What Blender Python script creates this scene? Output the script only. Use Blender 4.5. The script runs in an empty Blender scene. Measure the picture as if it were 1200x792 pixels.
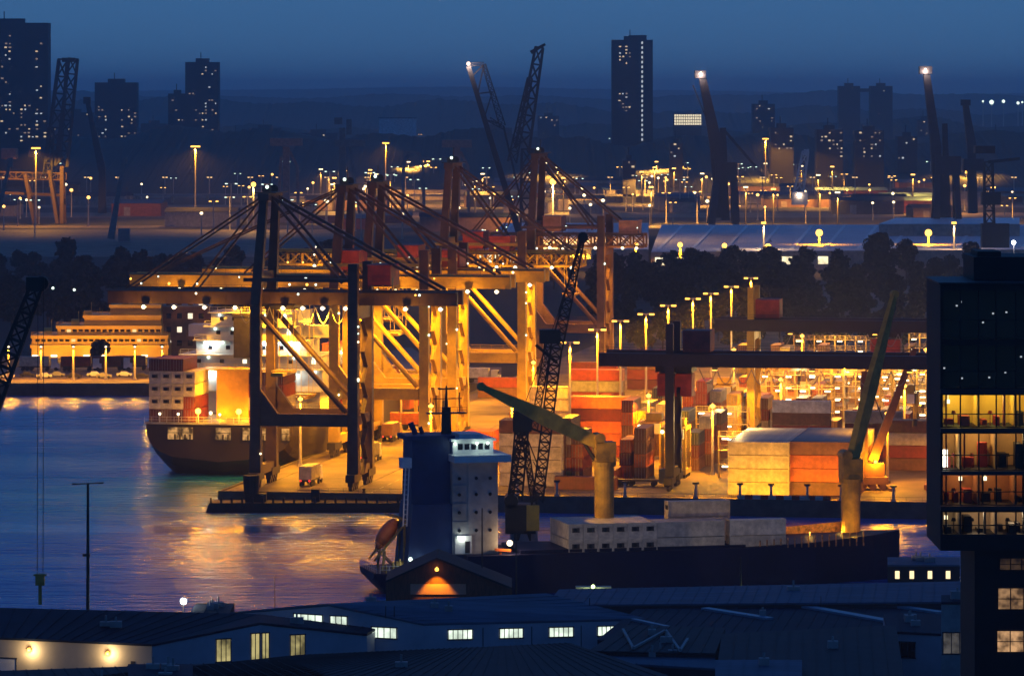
import bpy, math, random
from mathutils import Vector, Matrix
R = math.radians
random.seed(7)
S = bpy.context.scene
COL = S.collection

# ---------------------------------------------------------------- camera
F = 5000.0          # focal length in photo pixels (photo 1200 px wide)
H = 78.0            # eye height above the quay
HY = 108.0          # photo row of the true horizon
cam = bpy.data.cameras.new('camera'); cam.sensor_width = 36; cam.lens = 36 * F / 1200
cam.shift_y = -(396 - HY) / 1200
cam.clip_start = 5; cam.clip_end = 60000
camo = bpy.data.objects.new('camera', cam); COL.objects.link(camo)
camo.location = (0, 0, H); camo.rotation_euler = (R(90), 0, 0); S.camera = camo

# ---------------------------------------------------------------- sky, sun, exposure
S.view_settings.view_transform = 'Standard'; S.view_settings.look = 'None'
S.view_settings.exposure = 0; S.view_settings.gamma = 1; S.view_settings.use_curve_mapping = False
SUN_EL, SUN_ROT = 5.0, 0.0
w = bpy.data.worlds.new('World'); S.world = w; w.use_nodes = True
nt = w.node_tree; bg = nt.nodes['Background']
sky = nt.nodes.new('ShaderNodeTexSky'); sky.sky_type = 'NISHITA'; sky.sun_disc = False
sky.sun_elevation = R(SUN_EL); sky.sun_rotation = R(SUN_ROT)
sky.altitude = 0; sky.air_density = 1.0; sky.dust_density = 0.0; sky.ozone_density = 5.0
gm = nt.nodes.new('ShaderNodeTexCoord'); mpv = nt.nodes.new('ShaderNodeMapping')   # samples the sky a few degrees above the brown dust line
mpv.inputs['Scale'].default_value = (1, 1, 0.38); mpv.inputs['Location'].default_value = (0, 0, 0.075)
nt.links.new(gm.outputs['Generated'], mpv.inputs[0]); nt.links.new(mpv.outputs[0], sky.inputs[0])
hsv = nt.nodes.new('ShaderNodeMix'); hsv.data_type = 'RGBA'; hsv.blend_type = 'MULTIPLY'
hsv.inputs[0].default_value = 1.0; hsv.inputs[7].default_value = (0.43, 0.57, 0.97, 1)
nt.links.new(sky.outputs[0], hsv.inputs[6]); nt.links.new(hsv.outputs[2], bg.inputs[0])
bg.inputs[1].default_value = 0.085
sun = bpy.data.lights.new('sun', 'SUN'); sun.energy = 0.095; sun.angle = R(70); sun.color = (0.20, 0.52, 1.0)
suno = bpy.data.objects.new('sun', sun); COL.objects.link(suno)
suno.rotation_euler = (R(90 - SUN_EL), 0, R(180 - SUN_ROT))
S.cycles.max_bounces = 5; S.cycles.diffuse_bounces = 2; S.cycles.glossy_bounces = 2
S.cycles.transmission_bounces = 3; S.cycles.volume_bounces = 0
S.cycles.sample_clamp_indirect = 4.0; S.cycles.sample_clamp_direct = 0
S.cycles.volume_max_steps = 64
try: S.cycles.use_denoising = True
except Exception: pass

# ---------------------------------------------------------------- measuring helpers
def gy(py, z=0.0):                      # distance at which a point of height z shows at photo row py
    return F * (H - z) / (py - HY)
def wx(px, Y): return (px - 600.0) * Y / F
def wz(py, Y): return H - (py - HY) * Y / F
A = R(9.65)                             # the terminal's long axis, right of straight ahead
U = Vector((math.sin(A), math.cos(A), 0)); V = Vector((math.cos(A), -math.sin(A), 0))
O = Vector((-50.4, 840.0, 0.0))         # foot of the first crane's waterside leg
def T(s, t, z=0.0): return O + U * s + V * t + Vector((0, 0, z))
def st(px, Y):                          # terminal coordinates of a point
    d = Vector((wx(px, Y), Y, 0)) - O
    return d.dot(U), d.dot(V)

# ---------------------------------------------------------------- materials
MAT = {}
def mat(name, col, rough=0.6, metal=0.0, var=0.25, scale=0.5, bump=0.0, spec=0.5, stretch=(1, 1, 1), obj_var=0.0, dirt=None):
    if name in MAT: return MAT[name]
    m = bpy.data.materials.new(name); m.use_nodes = True
    t = m.node_tree; b = t.nodes['Principled BSDF']
    b.inputs['Roughness'].default_value = rough; b.inputs['Metallic'].default_value = metal
    b.inputs['Specular IOR Level'].default_value = spec
    tc = t.nodes.new('ShaderNodeTexCoord'); mp = t.nodes.new('ShaderNodeMapping')
    mp.inputs['Scale'].default_value = stretch
    n = t.nodes.new('ShaderNodeTexNoise'); n.inputs['Scale'].default_value = scale
    n.inputs['Detail'].default_value = 6; n.inputs['Roughness'].default_value = 0.65
    t.links.new(tc.outputs['Object'], mp.inputs[0]); t.links.new(mp.outputs[0], n.inputs[0])
    cr = t.nodes.new('ShaderNodeValToRGB'); e = cr.color_ramp.elements
    d = dirt or tuple(c * (1 - var) for c in col)
    e[0].position = 0.36; e[0].color = (*d, 1)
    e[1].position = 0.64; e[1].color = (*[min(1, c * (1 + var * .6)) for c in col], 1)
    t.links.new(n.outputs[0], cr.inputs[0])
    out = cr.outputs[0]
    if obj_var:
        oi = t.nodes.new('ShaderNodeObjectInfo'); hs = t.nodes.new('ShaderNodeHueSaturation')
        mr = t.nodes.new('ShaderNodeMapRange'); mr.inputs[3].default_value = 1 - obj_var; mr.inputs[4].default_value = 1 + obj_var
        t.links.new(oi.outputs['Random'], mr.inputs[0]); t.links.new(mr.outputs[0], hs.inputs['Value'])
        t.links.new(out, hs.inputs['Color']); out = hs.outputs[0]
    t.links.new(out, b.inputs['Base Color'])
    if bump:
        bp = t.nodes.new('ShaderNodeBump'); bp.inputs['Strength'].default_value = bump; bp.inputs['Distance'].default_value = 0.1
        t.links.new(n.outputs[0], bp.inputs['Height']); t.links.new(bp.outputs[0], b.inputs['Normal'])
    MAT[name] = m; return m
def emi(name, col, strength, sampled=False, var=0.0, scale=1.0):
    if name in MAT: return MAT[name]
    m = bpy.data.materials.new(name); m.use_nodes = True
    t = m.node_tree; b = t.nodes['Principled BSDF']
    b.inputs['Base Color'].default_value = (0.02, 0.02, 0.02, 1)
    b.inputs['Emission Color'].default_value = (*col, 1); b.inputs['Emission Strength'].default_value = strength
    if var:
        tc = t.nodes.new('ShaderNodeTexCoord'); n = t.nodes.new('ShaderNodeTexNoise'); n.inputs['Scale'].default_value = scale
        oi = t.nodes.new('ShaderNodeObjectInfo')
        ad = t.nodes.new('ShaderNodeVectorMath'); ad.operation = 'ADD'
        t.links.new(tc.outputs['Object'], ad.inputs[0]); t.links.new(oi.outputs['Location'], ad.inputs[1])
        mr = t.nodes.new('ShaderNodeMapRange'); mr.inputs[1].default_value = .35; mr.inputs[2].default_value = .65
        mr.inputs[3].default_value = strength * (1 - var); mr.inputs[4].default_value = strength * (1 + var)
        t.links.new(ad.outputs[0], n.inputs[0]); t.links.new(n.outputs[0], mr.inputs[0]); t.links.new(mr.outputs[0], b.inputs['Emission Strength'])
    m.cycles.emission_sampling = 'FRONT' if sampled else 'NONE'
    MAT[name] = m; return m

# ---------------------------------------------------------------- mesh builder
class MB:
    def __init__(s): s.v = []; s.f = []; s.mi = []; s.cur = 0
    def m(s, i): s.cur = i; return s
    def add(s, vs, fs):
        k = len(s.v); s.v += [tuple(v) for v in vs]; s.f += [tuple(k + i for i in f) for f in fs]; s.mi += [s.cur] * len(fs); return s
    def box(s, x0, x1, y0, y1, z0, z1):
        return s.add([(x0,y0,z0),(x1,y0,z0),(x1,y1,z0),(x0,y1,z0),(x0,y0,z1),(x1,y0,z1),(x1,y1,z1),(x0,y1,z1)],
                     [(0,3,2,1),(4,5,6,7),(0,1,5,4),(1,2,6,5),(2,3,7,6),(3,0,4,7)])
    def cb(s, cx, cy, z0, sx, sy, sz): return s.box(cx - sx/2, cx + sx/2, cy - sy/2, cy + sy/2, z0, z0 + sz)
    def bar(s, p, q, w, h=None, w2=None, h2=None):
        p, q = Vector(p), Vector(q); h = h or w; w2 = w2 or w; h2 = h2 or h
        d = (q - p).normalized(); up = Vector((0,0,1)) if abs(d.z) < .95 else Vector((0,1,0))
        a = d.cross(up).normalized(); b = a.cross(d).normalized()
        vs = [p - a*w/2 - b*h/2, p + a*w/2 - b*h/2, p + a*w/2 + b*h/2, p - a*w/2 + b*h/2,
              q - a*w2/2 - b*h2/2, q + a*w2/2 - b*h2/2, q + a*w2/2 + b*h2/2, q - a*w2/2 + b*h2/2]
        return s.add(vs, [(0,3,2,1),(4,5,6,7),(0,1,5,4),(1,2,6,5),(2,3,7,6),(3,0,4,7)])
    def tube(s, p, q, r, r2=None, n=10, caps=True):
        p, q = Vector(p), Vector(q); r2 = r if r2 is None else r2
        d = (q - p).normalized(); up = Vector((0,0,1)) if abs(d.z) < .95 else Vector((0,1,0))
        a = d.cross(up).normalized(); b = a.cross(d).normalized()
        vs = []
        for c, rr in ((p, r), (q, r2)):
            for i in range(n):
                t = 2*math.pi*i/n; vs.append(c + a*math.cos(t)*rr + b*math.sin(t)*rr)
        fs = [(i, (i+1)%n, n+(i+1)%n, n+i) for i in range(n)]
        if caps: fs += [tuple(range(n-1,-1,-1)), tuple(range(n, 2*n))]
        return s.add(vs, fs)
    def path(s, pts, r, n=5):
        for a, b in zip(pts[:-1], pts[1:]): s.tube(a, b, r, n=n, caps=False)
        return s
    def prism(s, poly, z0, z1):
        n = len(poly); vs = [(x, y, z0) for x, y in poly] + [(x, y, z1) for x, y in poly]
        return s.add(vs, [tuple(range(n-1,-1,-1)), tuple(range(n, 2*n))] + [(i,(i+1)%n,n+(i+1)%n,n+i) for i in range(n)])
    def xprism(s, poly, x0, x1):       # outline in (y, z), extruded along x
        n = len(poly); vs = [(x0, y, z) for y, z in poly] + [(x1, y, z) for y, z in poly]
        return s.add(vs, [tuple(range(n-1,-1,-1)), tuple(range(n, 2*n))] + [(i,(i+1)%n,n+(i+1)%n,n+i) for i in range(n)])
    def yprism(s, poly, y0, y1):       # outline in (x, z), extruded along y
        n = len(poly); vs = [(x, y0, z) for x, z in poly] + [(x, y1, z) for x, z in poly]
        return s.add(vs, [tuple(range(n)), tuple(range(2*n-1, n-1, -1))] + [(i,n+i,n+(i+1)%n,(i+1)%n) for i in range(n)])
    def ball(s, c, r, n=8, m=6, sq=1.0):
        c = Vector(c); vs = [c + Vector((0,0,-r*sq))]; 
        for j in range(1, m):
            ph = -math.pi/2 + math.pi*j/m
            for i in range(n):
                t = 2*math.pi*i/n; vs.append(c + Vector((math.cos(t)*math.cos(ph)*r, math.sin(t)*math.cos(ph)*r, math.sin(ph)*r*sq)))
        vs.append(c + Vector((0,0,r*sq))); fs = []
        for i in range(n): fs.append((0, 1+(i+1)%n, 1+i))
        for j in range(m-2):
            for i in range(n): a = 1+j*n+i; b = 1+j*n+(i+1)%n; fs.append((a, b, b+n, a+n))
        L = len(vs)-1; k = 1+(m-2)*n
        for i in range(n): fs.append((k+i, k+(i+1)%n, L))
        return s.add(vs, fs)
    def truss(s, p, q, w, h, n, r, w2=None, h2=None):   # box lattice between p and q
        p, q = Vector(p), Vector(q); w2 = w if w2 is None else w2; h2 = h if h2 is None else h2
        d = (q - p).normalized(); up = Vector((0,0,1)) if abs(d.z) < .98 else Vector((0,1,0))
        a = d.cross(up).normalized(); b = a.cross(d).normalized()
        def ring(t):
            c = p.lerp(q, t); ww = w + (w2 - w)*t; hh = h + (h2 - h)*t
            return [c - a*ww/2 - b*hh/2, c + a*ww/2 - b*hh/2, c + a*ww/2 + b*hh/2, c - a*ww/2 + b*hh/2]
        rs = [ring(i/n) for i in range(n+1)]
        for k in range(4): s.bar(rs[0][k], rs[-1][k], r*1.6)
        for i in range(n):
            for k in range(4):
                k2 = (k+1) % 4
                if i % 2: s.bar(rs[i][k], rs[i+1][k2], r)
                else: s.bar(rs[i][k2], rs[i+1][k], r)
                s.bar(rs[i+1][k], rs[i+1][k2], r)
        return s
    def rail(s, pts, h=1.1, step=2.5, r=0.05):
        for a, b in zip(pts[:-1], pts[1:]):
            a, b = Vector(a), Vector(b); n = max(1, int((b-a).length/step))
            for zz in (h, h*.5): s.bar(a + Vector((0,0,zz)), b + Vector((0,0,zz)), r)
            for i in range(n+1):
                c = a.lerp(b, i/n); s.bar(c, c + Vector((0,0,h)), r)
        return s
    def build(s, name, mats, parent=None, smooth=False):
        me = bpy.data.meshes.new(name); me.from_pydata(s.v, [], s.f)
        mats = mats if isinstance(mats, (list, tuple)) else [mats]
        for m in mats: me.materials.append(m)
        if len(mats) > 1: me.polygons.foreach_set('material_index', s.mi)
        if smooth: me.polygons.foreach_set('use_smooth', [True]*len(s.f))
        me.update()
        o = bpy.data.objects.new(name, me); COL.objects.link(o)
        if parent is not None: o.parent = parent
        return o
def tag(o, label=None, cat=None, group=None, kind=None):
    if label: o['label'] = label
    if cat: o['category'] = cat
    if group: o['group'] = group
    if kind: o['kind'] = kind
    return o
def thing(name, loc, rz=0.0, label=None, cat=None, group=None):
    o = bpy.data.objects.new(name, None); COL.objects.link(o)
    o.location = loc; o.rotation_euler = (0, 0, rz); o.empty_display_size = 1
    return tag(o, label, cat, group)
KIDS = {}
def kids(o):
    return [c for c in o.children]
def copy_tree(o, parent=None, loc=None, rz=None, label=None, group=None, scale=None):
    c = o.copy(); COL.objects.link(c)
    if parent is not None: c.parent = parent
    if loc is not None: c.location = loc
    if rz is not None: c.rotation_euler = (0, 0, rz)
    if scale is not None: c.scale = (scale,)*3 if isinstance(scale, (int, float)) else scale
    if label: c['label'] = label
    if group: c['group'] = group
    for ch in kids(o): copy_tree(ch, c)
    return c
def lamp(parent, loc, power, col, radius=0.4, name='bulb', spot=None, aim=None, blend=0.15):
    d = bpy.data.lights.new(name, 'SPOT' if spot else 'POINT'); d.energy = power; d.color = col; d.shadow_soft_size = radius
    if spot: d.spot_size = R(spot); d.spot_blend = blend
    o = bpy.data.objects.new(name, d); COL.objects.link(o); o.parent = parent; o.location = loc
    if spot:
        dirv = Vector(aim) if aim is not None else Vector((0,0,-1))
        o.rotation_euler = dirv.to_track_quat('-Z', 'Y').to_euler()
    return o
SOD = (1.0, 0.38, 0.004); WARM = (1.0, 0.62, 0.28); COOL = (0.85, 1.0, 0.9)

# ---------------------------------------------------------------- base materials
yard_m = mat('yard_paving', (0.19, 0.14, 0.09), .75, var=.5, scale=.07, bump=.1)
farland_m = mat('dark_land', (0.02, 0.022, 0.018), .95, var=.5, scale=.01)
nearland_m = mat('near_asphalt', (0.04, 0.04, 0.045), .9, var=.3, scale=.1)
quay_m = mat('quay_wall_concrete', (0.10, 0.085, 0.07), .85, var=.4, scale=.3, bump=.3)

# ---------------------------------------------------------------- water
def water():
    m = bpy.data.materials.new('harbour_water'); m.use_nodes = True; t = m.node_tree; b = t.nodes['Principled BSDF']
    b.inputs['Base Color'].default_value = (0.004, 0.12, 0.50, 1); b.inputs['Roughness'].default_value = 0.16
    b.inputs['IOR'].default_value = 1.7
    tc = t.nodes.new('ShaderNodeTexCoord'); prev = None
    hsum = None
    for sc, st_, amp in ((0.10, (0.5, 0.22, 1), 1.0), (0.55, (0.6, .5, 1), .35), (0.32, (.35, 1.3, 1), .55), (0.018, (.25, 1, 1), 2.2)):
        mp = t.nodes.new('ShaderNodeMapping'); mp.inputs['Scale'].default_value = st_
        n = t.nodes.new('ShaderNodeTexNoise'); n.inputs['Scale'].default_value = sc; n.inputs['Detail'].default_value = 5
        t.links.new(tc.outputs['Object'], mp.inputs[0]); t.links.new(mp.outputs[0], n.inputs[0])
        mu = t.nodes.new('ShaderNodeMath'); mu.operation = 'MULTIPLY_ADD'; mu.inputs[1].default_value = amp
        t.links.new(n.outputs[0], mu.inputs[0])
        if hsum is None: mu.inputs[2].default_value = 0
        else: t.links.new(hsum, mu.inputs[2])
        hsum = mu.outputs[0]
    bp = t.nodes.new('ShaderNodeBump'); bp.inputs['Strength'].default_value = 1.0; bp.inputs['Distance'].default_value = 3.0
    t.links.new(hsum, bp.inputs['Height']); t.links.new(bp.outputs[0], b.inputs['Normal'])
    # smoother and rougher bands where wind and current cross
    mp = t.nodes.new('ShaderNodeMapping'); mp.inputs['Scale'].default_value = (.12, 1, 1)
    n = t.nodes.new('ShaderNodeTexNoise'); n.inputs['Scale'].default_value = .03; n.inputs['Detail'].default_value = 6; n.inputs['Distortion'].default_value = .4
    mr = t.nodes.new('ShaderNodeMapRange'); mr.inputs[1].default_value = .35; mr.inputs[2].default_value = .65; mr.inputs[3].default_value = .12; mr.inputs[4].default_value = .30
    t.links.new(tc.outputs['Object'], mp.inputs[0]); t.links.new(mp.outputs[0], n.inputs[0]); t.links.new(n.outputs[0], mr.inputs[0])
    t.links.new(mr.outputs[0], b.inputs['Roughness'])
    m2 = t.nodes.new('ShaderNodeMapRange'); m2.inputs[1].default_value = .38; m2.inputs[2].default_value = .62; m2.inputs[3].default_value = .15; m2.inputs[4].default_value = 1.0
    t.links.new(n.outputs[0], m2.inputs[0]); t.links.new(m2.outputs[0], bp.inputs['Strength'])
    mb = MB(); mb.add([(-3000, 300, -3), (3000, 300, -3), (3000, 3000, -3), (-3000, 3000, -3)], [(0,1,2,3)])
    tag(mb.build('water', m), 'blue harbour water of the basin at dusk', 'water', kind='structure')
water()

# ---------------------------------------------------------------- land
def land():
    mb = MB(); xk = wx(436, 640); mb.prism([(-3000, -300), (3000, -300), (3000, 655), (xk, 655), (xk, 604), (-3000, 604)], -6, 0); tag(mb.build('ground', nearland_m), 'dark near shore under the warehouses', 'ground', kind='structure')
    # terminal pavement: a corner pushed out into the basin
    a, b, c, d = T(-8, -5), T(-8, 900), T(900, 900), T(320, -5)
    mb = MB(); mb.prism([(a.x, a.y), (b.x, b.y), (c.x, c.y), (T(900,-5).x, T(900,-5).y)], -6, 0)
    tag(mb.build('pavement', yard_m), 'lit container terminal pavement along the basin', 'pavement', kind='structure')
    mb = MB(); mb.box(-9000, 9000, 1140, 30000, -6, -0.012); tag(mb.build('terrain', farland_m), 'dark land beyond the basin', 'ground', kind='structure')
    # quay walls (concrete faces, 3 mm proud) with coping
    mb = MB()
    def face(p, q, w=.6, z0=-5.9, z1=.25):
        p, q = Vector(p), Vector(q); d = (q-p).normalized(); n = Vector((-d.y, d.x, 0))
        vs = [p - n*.02, q - n*.02, q + n*w, p + n*w]
        mb.prism([(v.x, v.y) for v in vs], z0, z1)
    face(T(-8.02, 900), T(-8.02, -5.3)); face(T(-8.5,-5.02), T(320,-5.02))
    o = mb.build('quay_wall', quay_m); tag(o, 'dark concrete wall of the terminal quay above the water', 'quay wall', kind='structure')
    mb = MB(); mb.box(-3000, wx(587, 1139), 1138.9, 1139.9, -5.9, .3)
    tag(mb.build('quay_wall', quay_m), 'long brown quay wall on the far side of the basin', 'quay wall', kind='structure')
    # quay apron on the far side, lit paving strip
    mb = MB(); mb.box(-3000, wx(587,1139), 1140, 1210, -2, 0.0); tag(mb.build('road', yard_m), 'lit quay road on the far side of the basin', 'road', kind='structure')
land()

# ---------------------------------------------------------------- hills
def hills():
    rnd = random.Random(3)
    hm = mat('hill_woods', (0.035, 0.045, 0.035), 1.0, var=.4, scale=.004)
    for k, (Y, h, amp, bump_, wl) in enumerate(((3650, 38, 6, 4, 38), (5200, 38, 9, 5, 60), (7200, 52, 12, 6, 90), (10500, 66, 12, 5, 160), (16500, 92, 22, 3, 500))):
        n = 760; hw = Y * .30; vs = []; fs = []
        ph = [rnd.uniform(0, 6.28) for _ in range(8)]
        for i in range(n+1):
            x = -hw + 2*hw*i/n
            z = h + amp*math.sin(x/hw*3 + ph[0]) * .5 + amp*.5*math.sin(x/hw*8 + ph[1]) + bump_*math.sin(x/wl + ph[2]) + bump_*.7*math.sin(x/wl*2.7 + ph[3]) + rnd.uniform(-1, 1)*bump_*.35
            z = max(4, z)
            vs += [(x, Y - 400, 0), (x, Y, z), (x, Y + 500, z*.8), (x, Y + 1500, -1)]
        for i in range(n):
            for j in range(3): a = i*4+j; fs.append((a, a+4, a+5, a+1))
        mb = MB(); mb.add(vs, fs)
        tag(mb.build('hills', hm), ['dark wooded rise behind the port', 'low wooded land farther out', 'wooded ridge before the horizon', 'long pale ridge near the horizon', 'faint last ridge on the horizon'][k], 'hills', kind='structure')
hills()

# ---------------------------------------------------------------- haze
def haze():
    m = bpy.data.materials.new('haze_air'); m.use_nodes = True; t = m.node_tree
    for n in list(t.nodes):
        if n.type != 'OUTPUT_MATERIAL': t.nodes.remove(n)
    out = [n for n in t.nodes if n.type == 'OUTPUT_MATERIAL'][0]
    pv = t.nodes.new('ShaderNodeVolumePrincipled'); pv.inputs['Density'].default_value = HAZE
    pv.inputs['Color'].default_value = (0.84, 0.86, 1.0, 1); pv.inputs['Anisotropy'].default_value = 0.65
    t.links.new(pv.outputs[0], out.inputs['Volume'])
    mb = MB(); mb.box(-9500, 9500, -500, 31000, -7, 152); tag(mb.build('haze', m), 'thin blue evening haze over the harbour', 'haze', kind='stuff')
HAZE = 0.00011
haze()

# ================================================================ ship-to-shore cranes
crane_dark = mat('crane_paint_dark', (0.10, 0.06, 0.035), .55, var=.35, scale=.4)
dim_upper_m = mat('upper_paint_dimmed', (0.12, 0.07, 0.045), .6, var=.3, scale=.35)  # brown puts the dimness of the upper crane parts into the colour
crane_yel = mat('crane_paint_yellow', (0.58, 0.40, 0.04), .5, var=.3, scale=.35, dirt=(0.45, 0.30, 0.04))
crane_brn = mat('crane_paint_brown', (0.22, 0.12, 0.07), .6, var=.3, scale=.35)
red_m = mat('red_house_paint', (0.42, 0.06, 0.035), .6, var=.3, scale=.5)
pink_m = mat('faded_house_paint', (0.42, 0.22, 0.16), .6, var=.3, scale=.5)
steel_m = mat('dark_steel', (0.045, 0.04, 0.04), .5, .5, var=.4, scale=.8)
grey_m = mat('grey_paint', (0.30, 0.30, 0.29), .6, var=.25, scale=.5)
white_m = mat('white_paint', (0.72, 0.72, 0.70), .5, var=.12, scale=.4)
glass_dk = mat('dark_glass', (0.01, 0.012, 0.018), .08, var=.2, scale=1)
rope_m = mat('steel_rope', (0.05, 0.05, 0.05), .6)
bulb_w = emi('bulb_white', (1.0, 0.80, 0.48), 4)
bulb_c = emi('bulb_cool', (0.80, 1.0, 0.82), 2.6)
bulb_s = emi('bulb_sodium', (1.0, 0.45, 0.06), 4.5)
bulb_sb = emi('bulb_sodium_strong', (1.0, 0.47, 0.06), 6)

def sts_crane(s0, label, paint, out, back, lattice=False, mh=(23, 7), mh_mat=None, trolley=-12, load=None, apexz=58.8, W=14, G=19.6, forestay=True, power=1.0, second=None):
    root = thing('ship_to_shore_crane', T(s0, 0), -A, label, 'container crane', 'container cranes along the berth')
    gb, gt = 36.0, 38.8
    for x in (0, G):
        for y in (0, W):
            m = MB()
            top = apexz - 2 if x == 0 else gt + 5.5
            lean = 0.0
            m.bar((x, y, 3.2), (x, y, 14), 2.3, 2.0, 2.0, 1.9)
            m.bar((x, y, 14), (x, y, gb), 2.0, 1.9)
            u_ = MB()
            if x == 0: u_.bar((x, y, gb + .01), (x + 1.2, y + (1.6 if y == 0 else -1.6), top), 2.0, 1.9, 1.5, 1.4)
            else: u_.bar((x, y, gb + .01), (x, y, top), 1.9, 1.8)
            u_.build('mast', paint if paint is crane_dark else dim_upper_m, root)  # upper mast split from the leg to carry the dimmed colour
            for zz in range(16, 35, 3): m.box(x - 1.06, x + 1.06, y - 1.02, y + 1.02, zz, zz + .12)
            lg = m.build('leg', paint, root)
            b = MB()
            b.box(x - .9, x + .9, y - 3.4, y + 3.4, 1.7, 3.2)
            for yy in (-2.6, -1.0, 1.0, 2.6):
                b.tube((x - .35, y + yy, .6), (x + .35, y + yy, .6), .55, n=12); b.box(x - .5, x + .5, y + yy - .5, y + yy + .5, .9, 1.72)
            b.build('bogie', steel_m, lg)
    for y in (0, W):
        m = MB(); m.box(1.1, G - 1.1, y - .8, y + .8, 12.4, 14.8)
        m.add([(1.0, y-.7, 14.8), (4.5, y-.7, 14.8), (1.0, y-.7, 19.5), (1.0, y+.7, 14.8), (4.5, y+.7, 14.8), (1.0, y+.7, 19.5)], [(0,1,2),(3,5,4),(1,4,5,2)])
        m.rail([(1.2, y - .8, 14.8), (G - 1.2, y - .8, 14.8)])
        m.build('portal_beam', paint, root)
        m = MB(); m.tube((1, y, 34), (G - 1.5, y, 15.2), .55, n=8); m.build('brace', paint, root)
        m = MB(); m.box(-2.4, G + 1, y - .7, y + .7, gt + 1.9, gt + 2.6); m.build('upper_beam', paint, root)
    for x in (0, G):
        m = MB(); m.box(x - .75, x + .75, 1.1, W - 1.1, 2.6, 4.4); m.build('sill_beam', paint, root); m = MB(); m.box(x - .7, x + .7, 1.1, W - 1.1, 12.6, 14.4); m.build('tie_beam', paint, root)
        m = MB(); m.box(x - .8, x + .8, -1, W + 1, gb - 2.6, gb - .02) if x else m.box(x - .8, x + .8, 1.05, W - 1.05, gb + 4.5, gb + 6.5)
        m.build('cross_beam', paint, root)
    yc = W / 2
    for y in (yc - 3, yc + 3):
        m = MB()
        if lattice:
            m.truss((-out, y, gb + 1.4), (G + back, y, gb + 1.4), 1.4, 3.4, int((out + G + back) / 3.6), .32)
        else:
            m.box(-out, G + back, y - .6, y + .6, gb, gt)
            for k in range(int((out + G + back) / 3)): m.box(-out + 3*k, -out + 3*k + .14, y - .66, y + .66, gb + .1, gt - .1)
        m.build('girder', paint, root)
    m = MB(); m.box(-out, G + back, yc - 5.2, yc - 3.65, gt - .25, gt - .12); m.rail([(-out, yc - 5.2, gt), (G + back, yc - 5.2, gt)], step=3)
    for k in range(int((out + G + back) / 8)): m.box(-out + 8*k, -out + 8*k + .5, yc - 2.4, yc + 2.4, gb + .3, gb + .9)
    m.build('walkway', steel_m, root)
    # apex head
    m = MB(); m.box(.2, 2.4, .5, W - .5, apexz - 2.2, apexz - .8); m.box(-.6, 3.6, 2, W - 2, apexz - .8, apexz - .6); m.rail([(-.6, 2, apexz - .6), (3.6, 2, apexz - .6)], step=1.2)
    for y in (yc - 3, yc + 3): m.tube((1.3, y - .3, apexz - .1), (1.3, y + .3, apexz - .1), .9, n=12)
    m.bar((2.2, yc - 4, apexz - .6), (2.2, yc - 4, apexz + 3), .15)
    m.build('apex_head', dim_upper_m, root)
    for y in (yc - 3.3, yc + 3.3):
        for xe, ze in ((G + back * .82, gt + .2), (G - 3, gt + 1.5)):
            m = MB(); m.bar((1.6, y, apexz - 1.2), (xe, y, ze), .6, .5); m.build('backstay', dim_upper_m if paint is not crane_dark else paint, root)
        if forestay:
            for xe in (-out * .45, -out * .88):
                m = MB(); m.bar((.8, y, apexz - 1.2), (xe, y, gt + .2), .4, .35); m.build('forestay', dim_upper_m if paint is not crane_dark else paint, root)
    # machinery house
    m = MB(); x0, L = mh; m.box(x0 - L/2, x0 + L/2, yc - 4.5, yc + 4.5, gt + 1.0, gt + 5.0); m.box(x0 - L/2 - .2, x0 + L/2 + .2, yc - 4.7, yc + 4.7, gt + 5.0, gt + 5.25)
    for k in range(int(L)): m.box(x0 - L/2 + k + .1, x0 - L/2 + k + .22, yc - 4.56, yc - 4.5, gt + .5, gt + 4.9)
    h = m.build('machinery_house', mh_mat or red_m, root)
    m = MB(); m.box(x0 + L/2 + .003, x0 + L/2 + .06, yc - 3, yc - 2, gt + .5, gt + 2.6); m.build('door', steel_m, h)
    if second:
        m = MB(); m.box(second - 2.6, second + 2.6, yc - 4, yc + 4, gt + .4, gt + 4.2); m.build('electrical_house', mh_mat or red_m, root)
    # trolley with cab, ropes and spreader
    m = MB(); m.box(trolley - 3, trolley + 3, yc - 4, yc + 4, gb - .9, gb - .02); tr = m.build('trolley', steel_m, root)
    m = MB(); m.box(trolley + 3.2, trolley + 5.6, yc - 1.3, yc + 1.3, gb - 3.6, gb - .95); m.build('operator_cab', white_m, tr)
    sz = load if load is not None else gb - 14
    m = MB()
    for dx in (-1.6, 1.6):
        for dy in (-2.2, 2.2): m.tube((trolley + dx, yc + dy, gb - .9), (trolley + dx*.8, yc + dy, sz + .6), .06, n=4)
    m.box(trolley - 1.2, trolley + 1.2, yc - 6.1, yc + 6.1, sz, sz + .6); m.box(trolley - 2, trolley + 2, yc - 2.4, yc + 2.4, sz + .6, sz + .9)
    m.build('spreader', crane_yel, tr)
    # festoon loops of cable under the walkway
    m = MB()
    for k in range(7):
        xa = G - 4 + back * .1 - k * 3.1; pts = []
        for i in range(9):
            t = i / 8; pts.append((xa - 3.1*t, yc - 4.4, gb - .4 - 3.2*math.sin(math.pi*t)))
        m.path(pts, .09, n=4)
    m.build('festoon_cable', grey_m, root)
    # zigzag stair on the landside leg
    m = MB(); n = 0; z = 3.0
    while z < 33:
        ya, yb = (1.3, 4.6) if n % 2 == 0 else (4.6, 1.3)
        m.bar((G + 1.5, ya, z), (G + 1.5, yb, z + 3), .8, .12); m.bar((G + 1.1, ya, z + 1), (G + 1.1, yb, z + 4), .06); m.box(G + 1.0, G + 2.0, yb - .4, yb + .4, z + 2.95, z + 3.05)
        z += 3; n += 1
    m.build('stair', paint, root)
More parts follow.
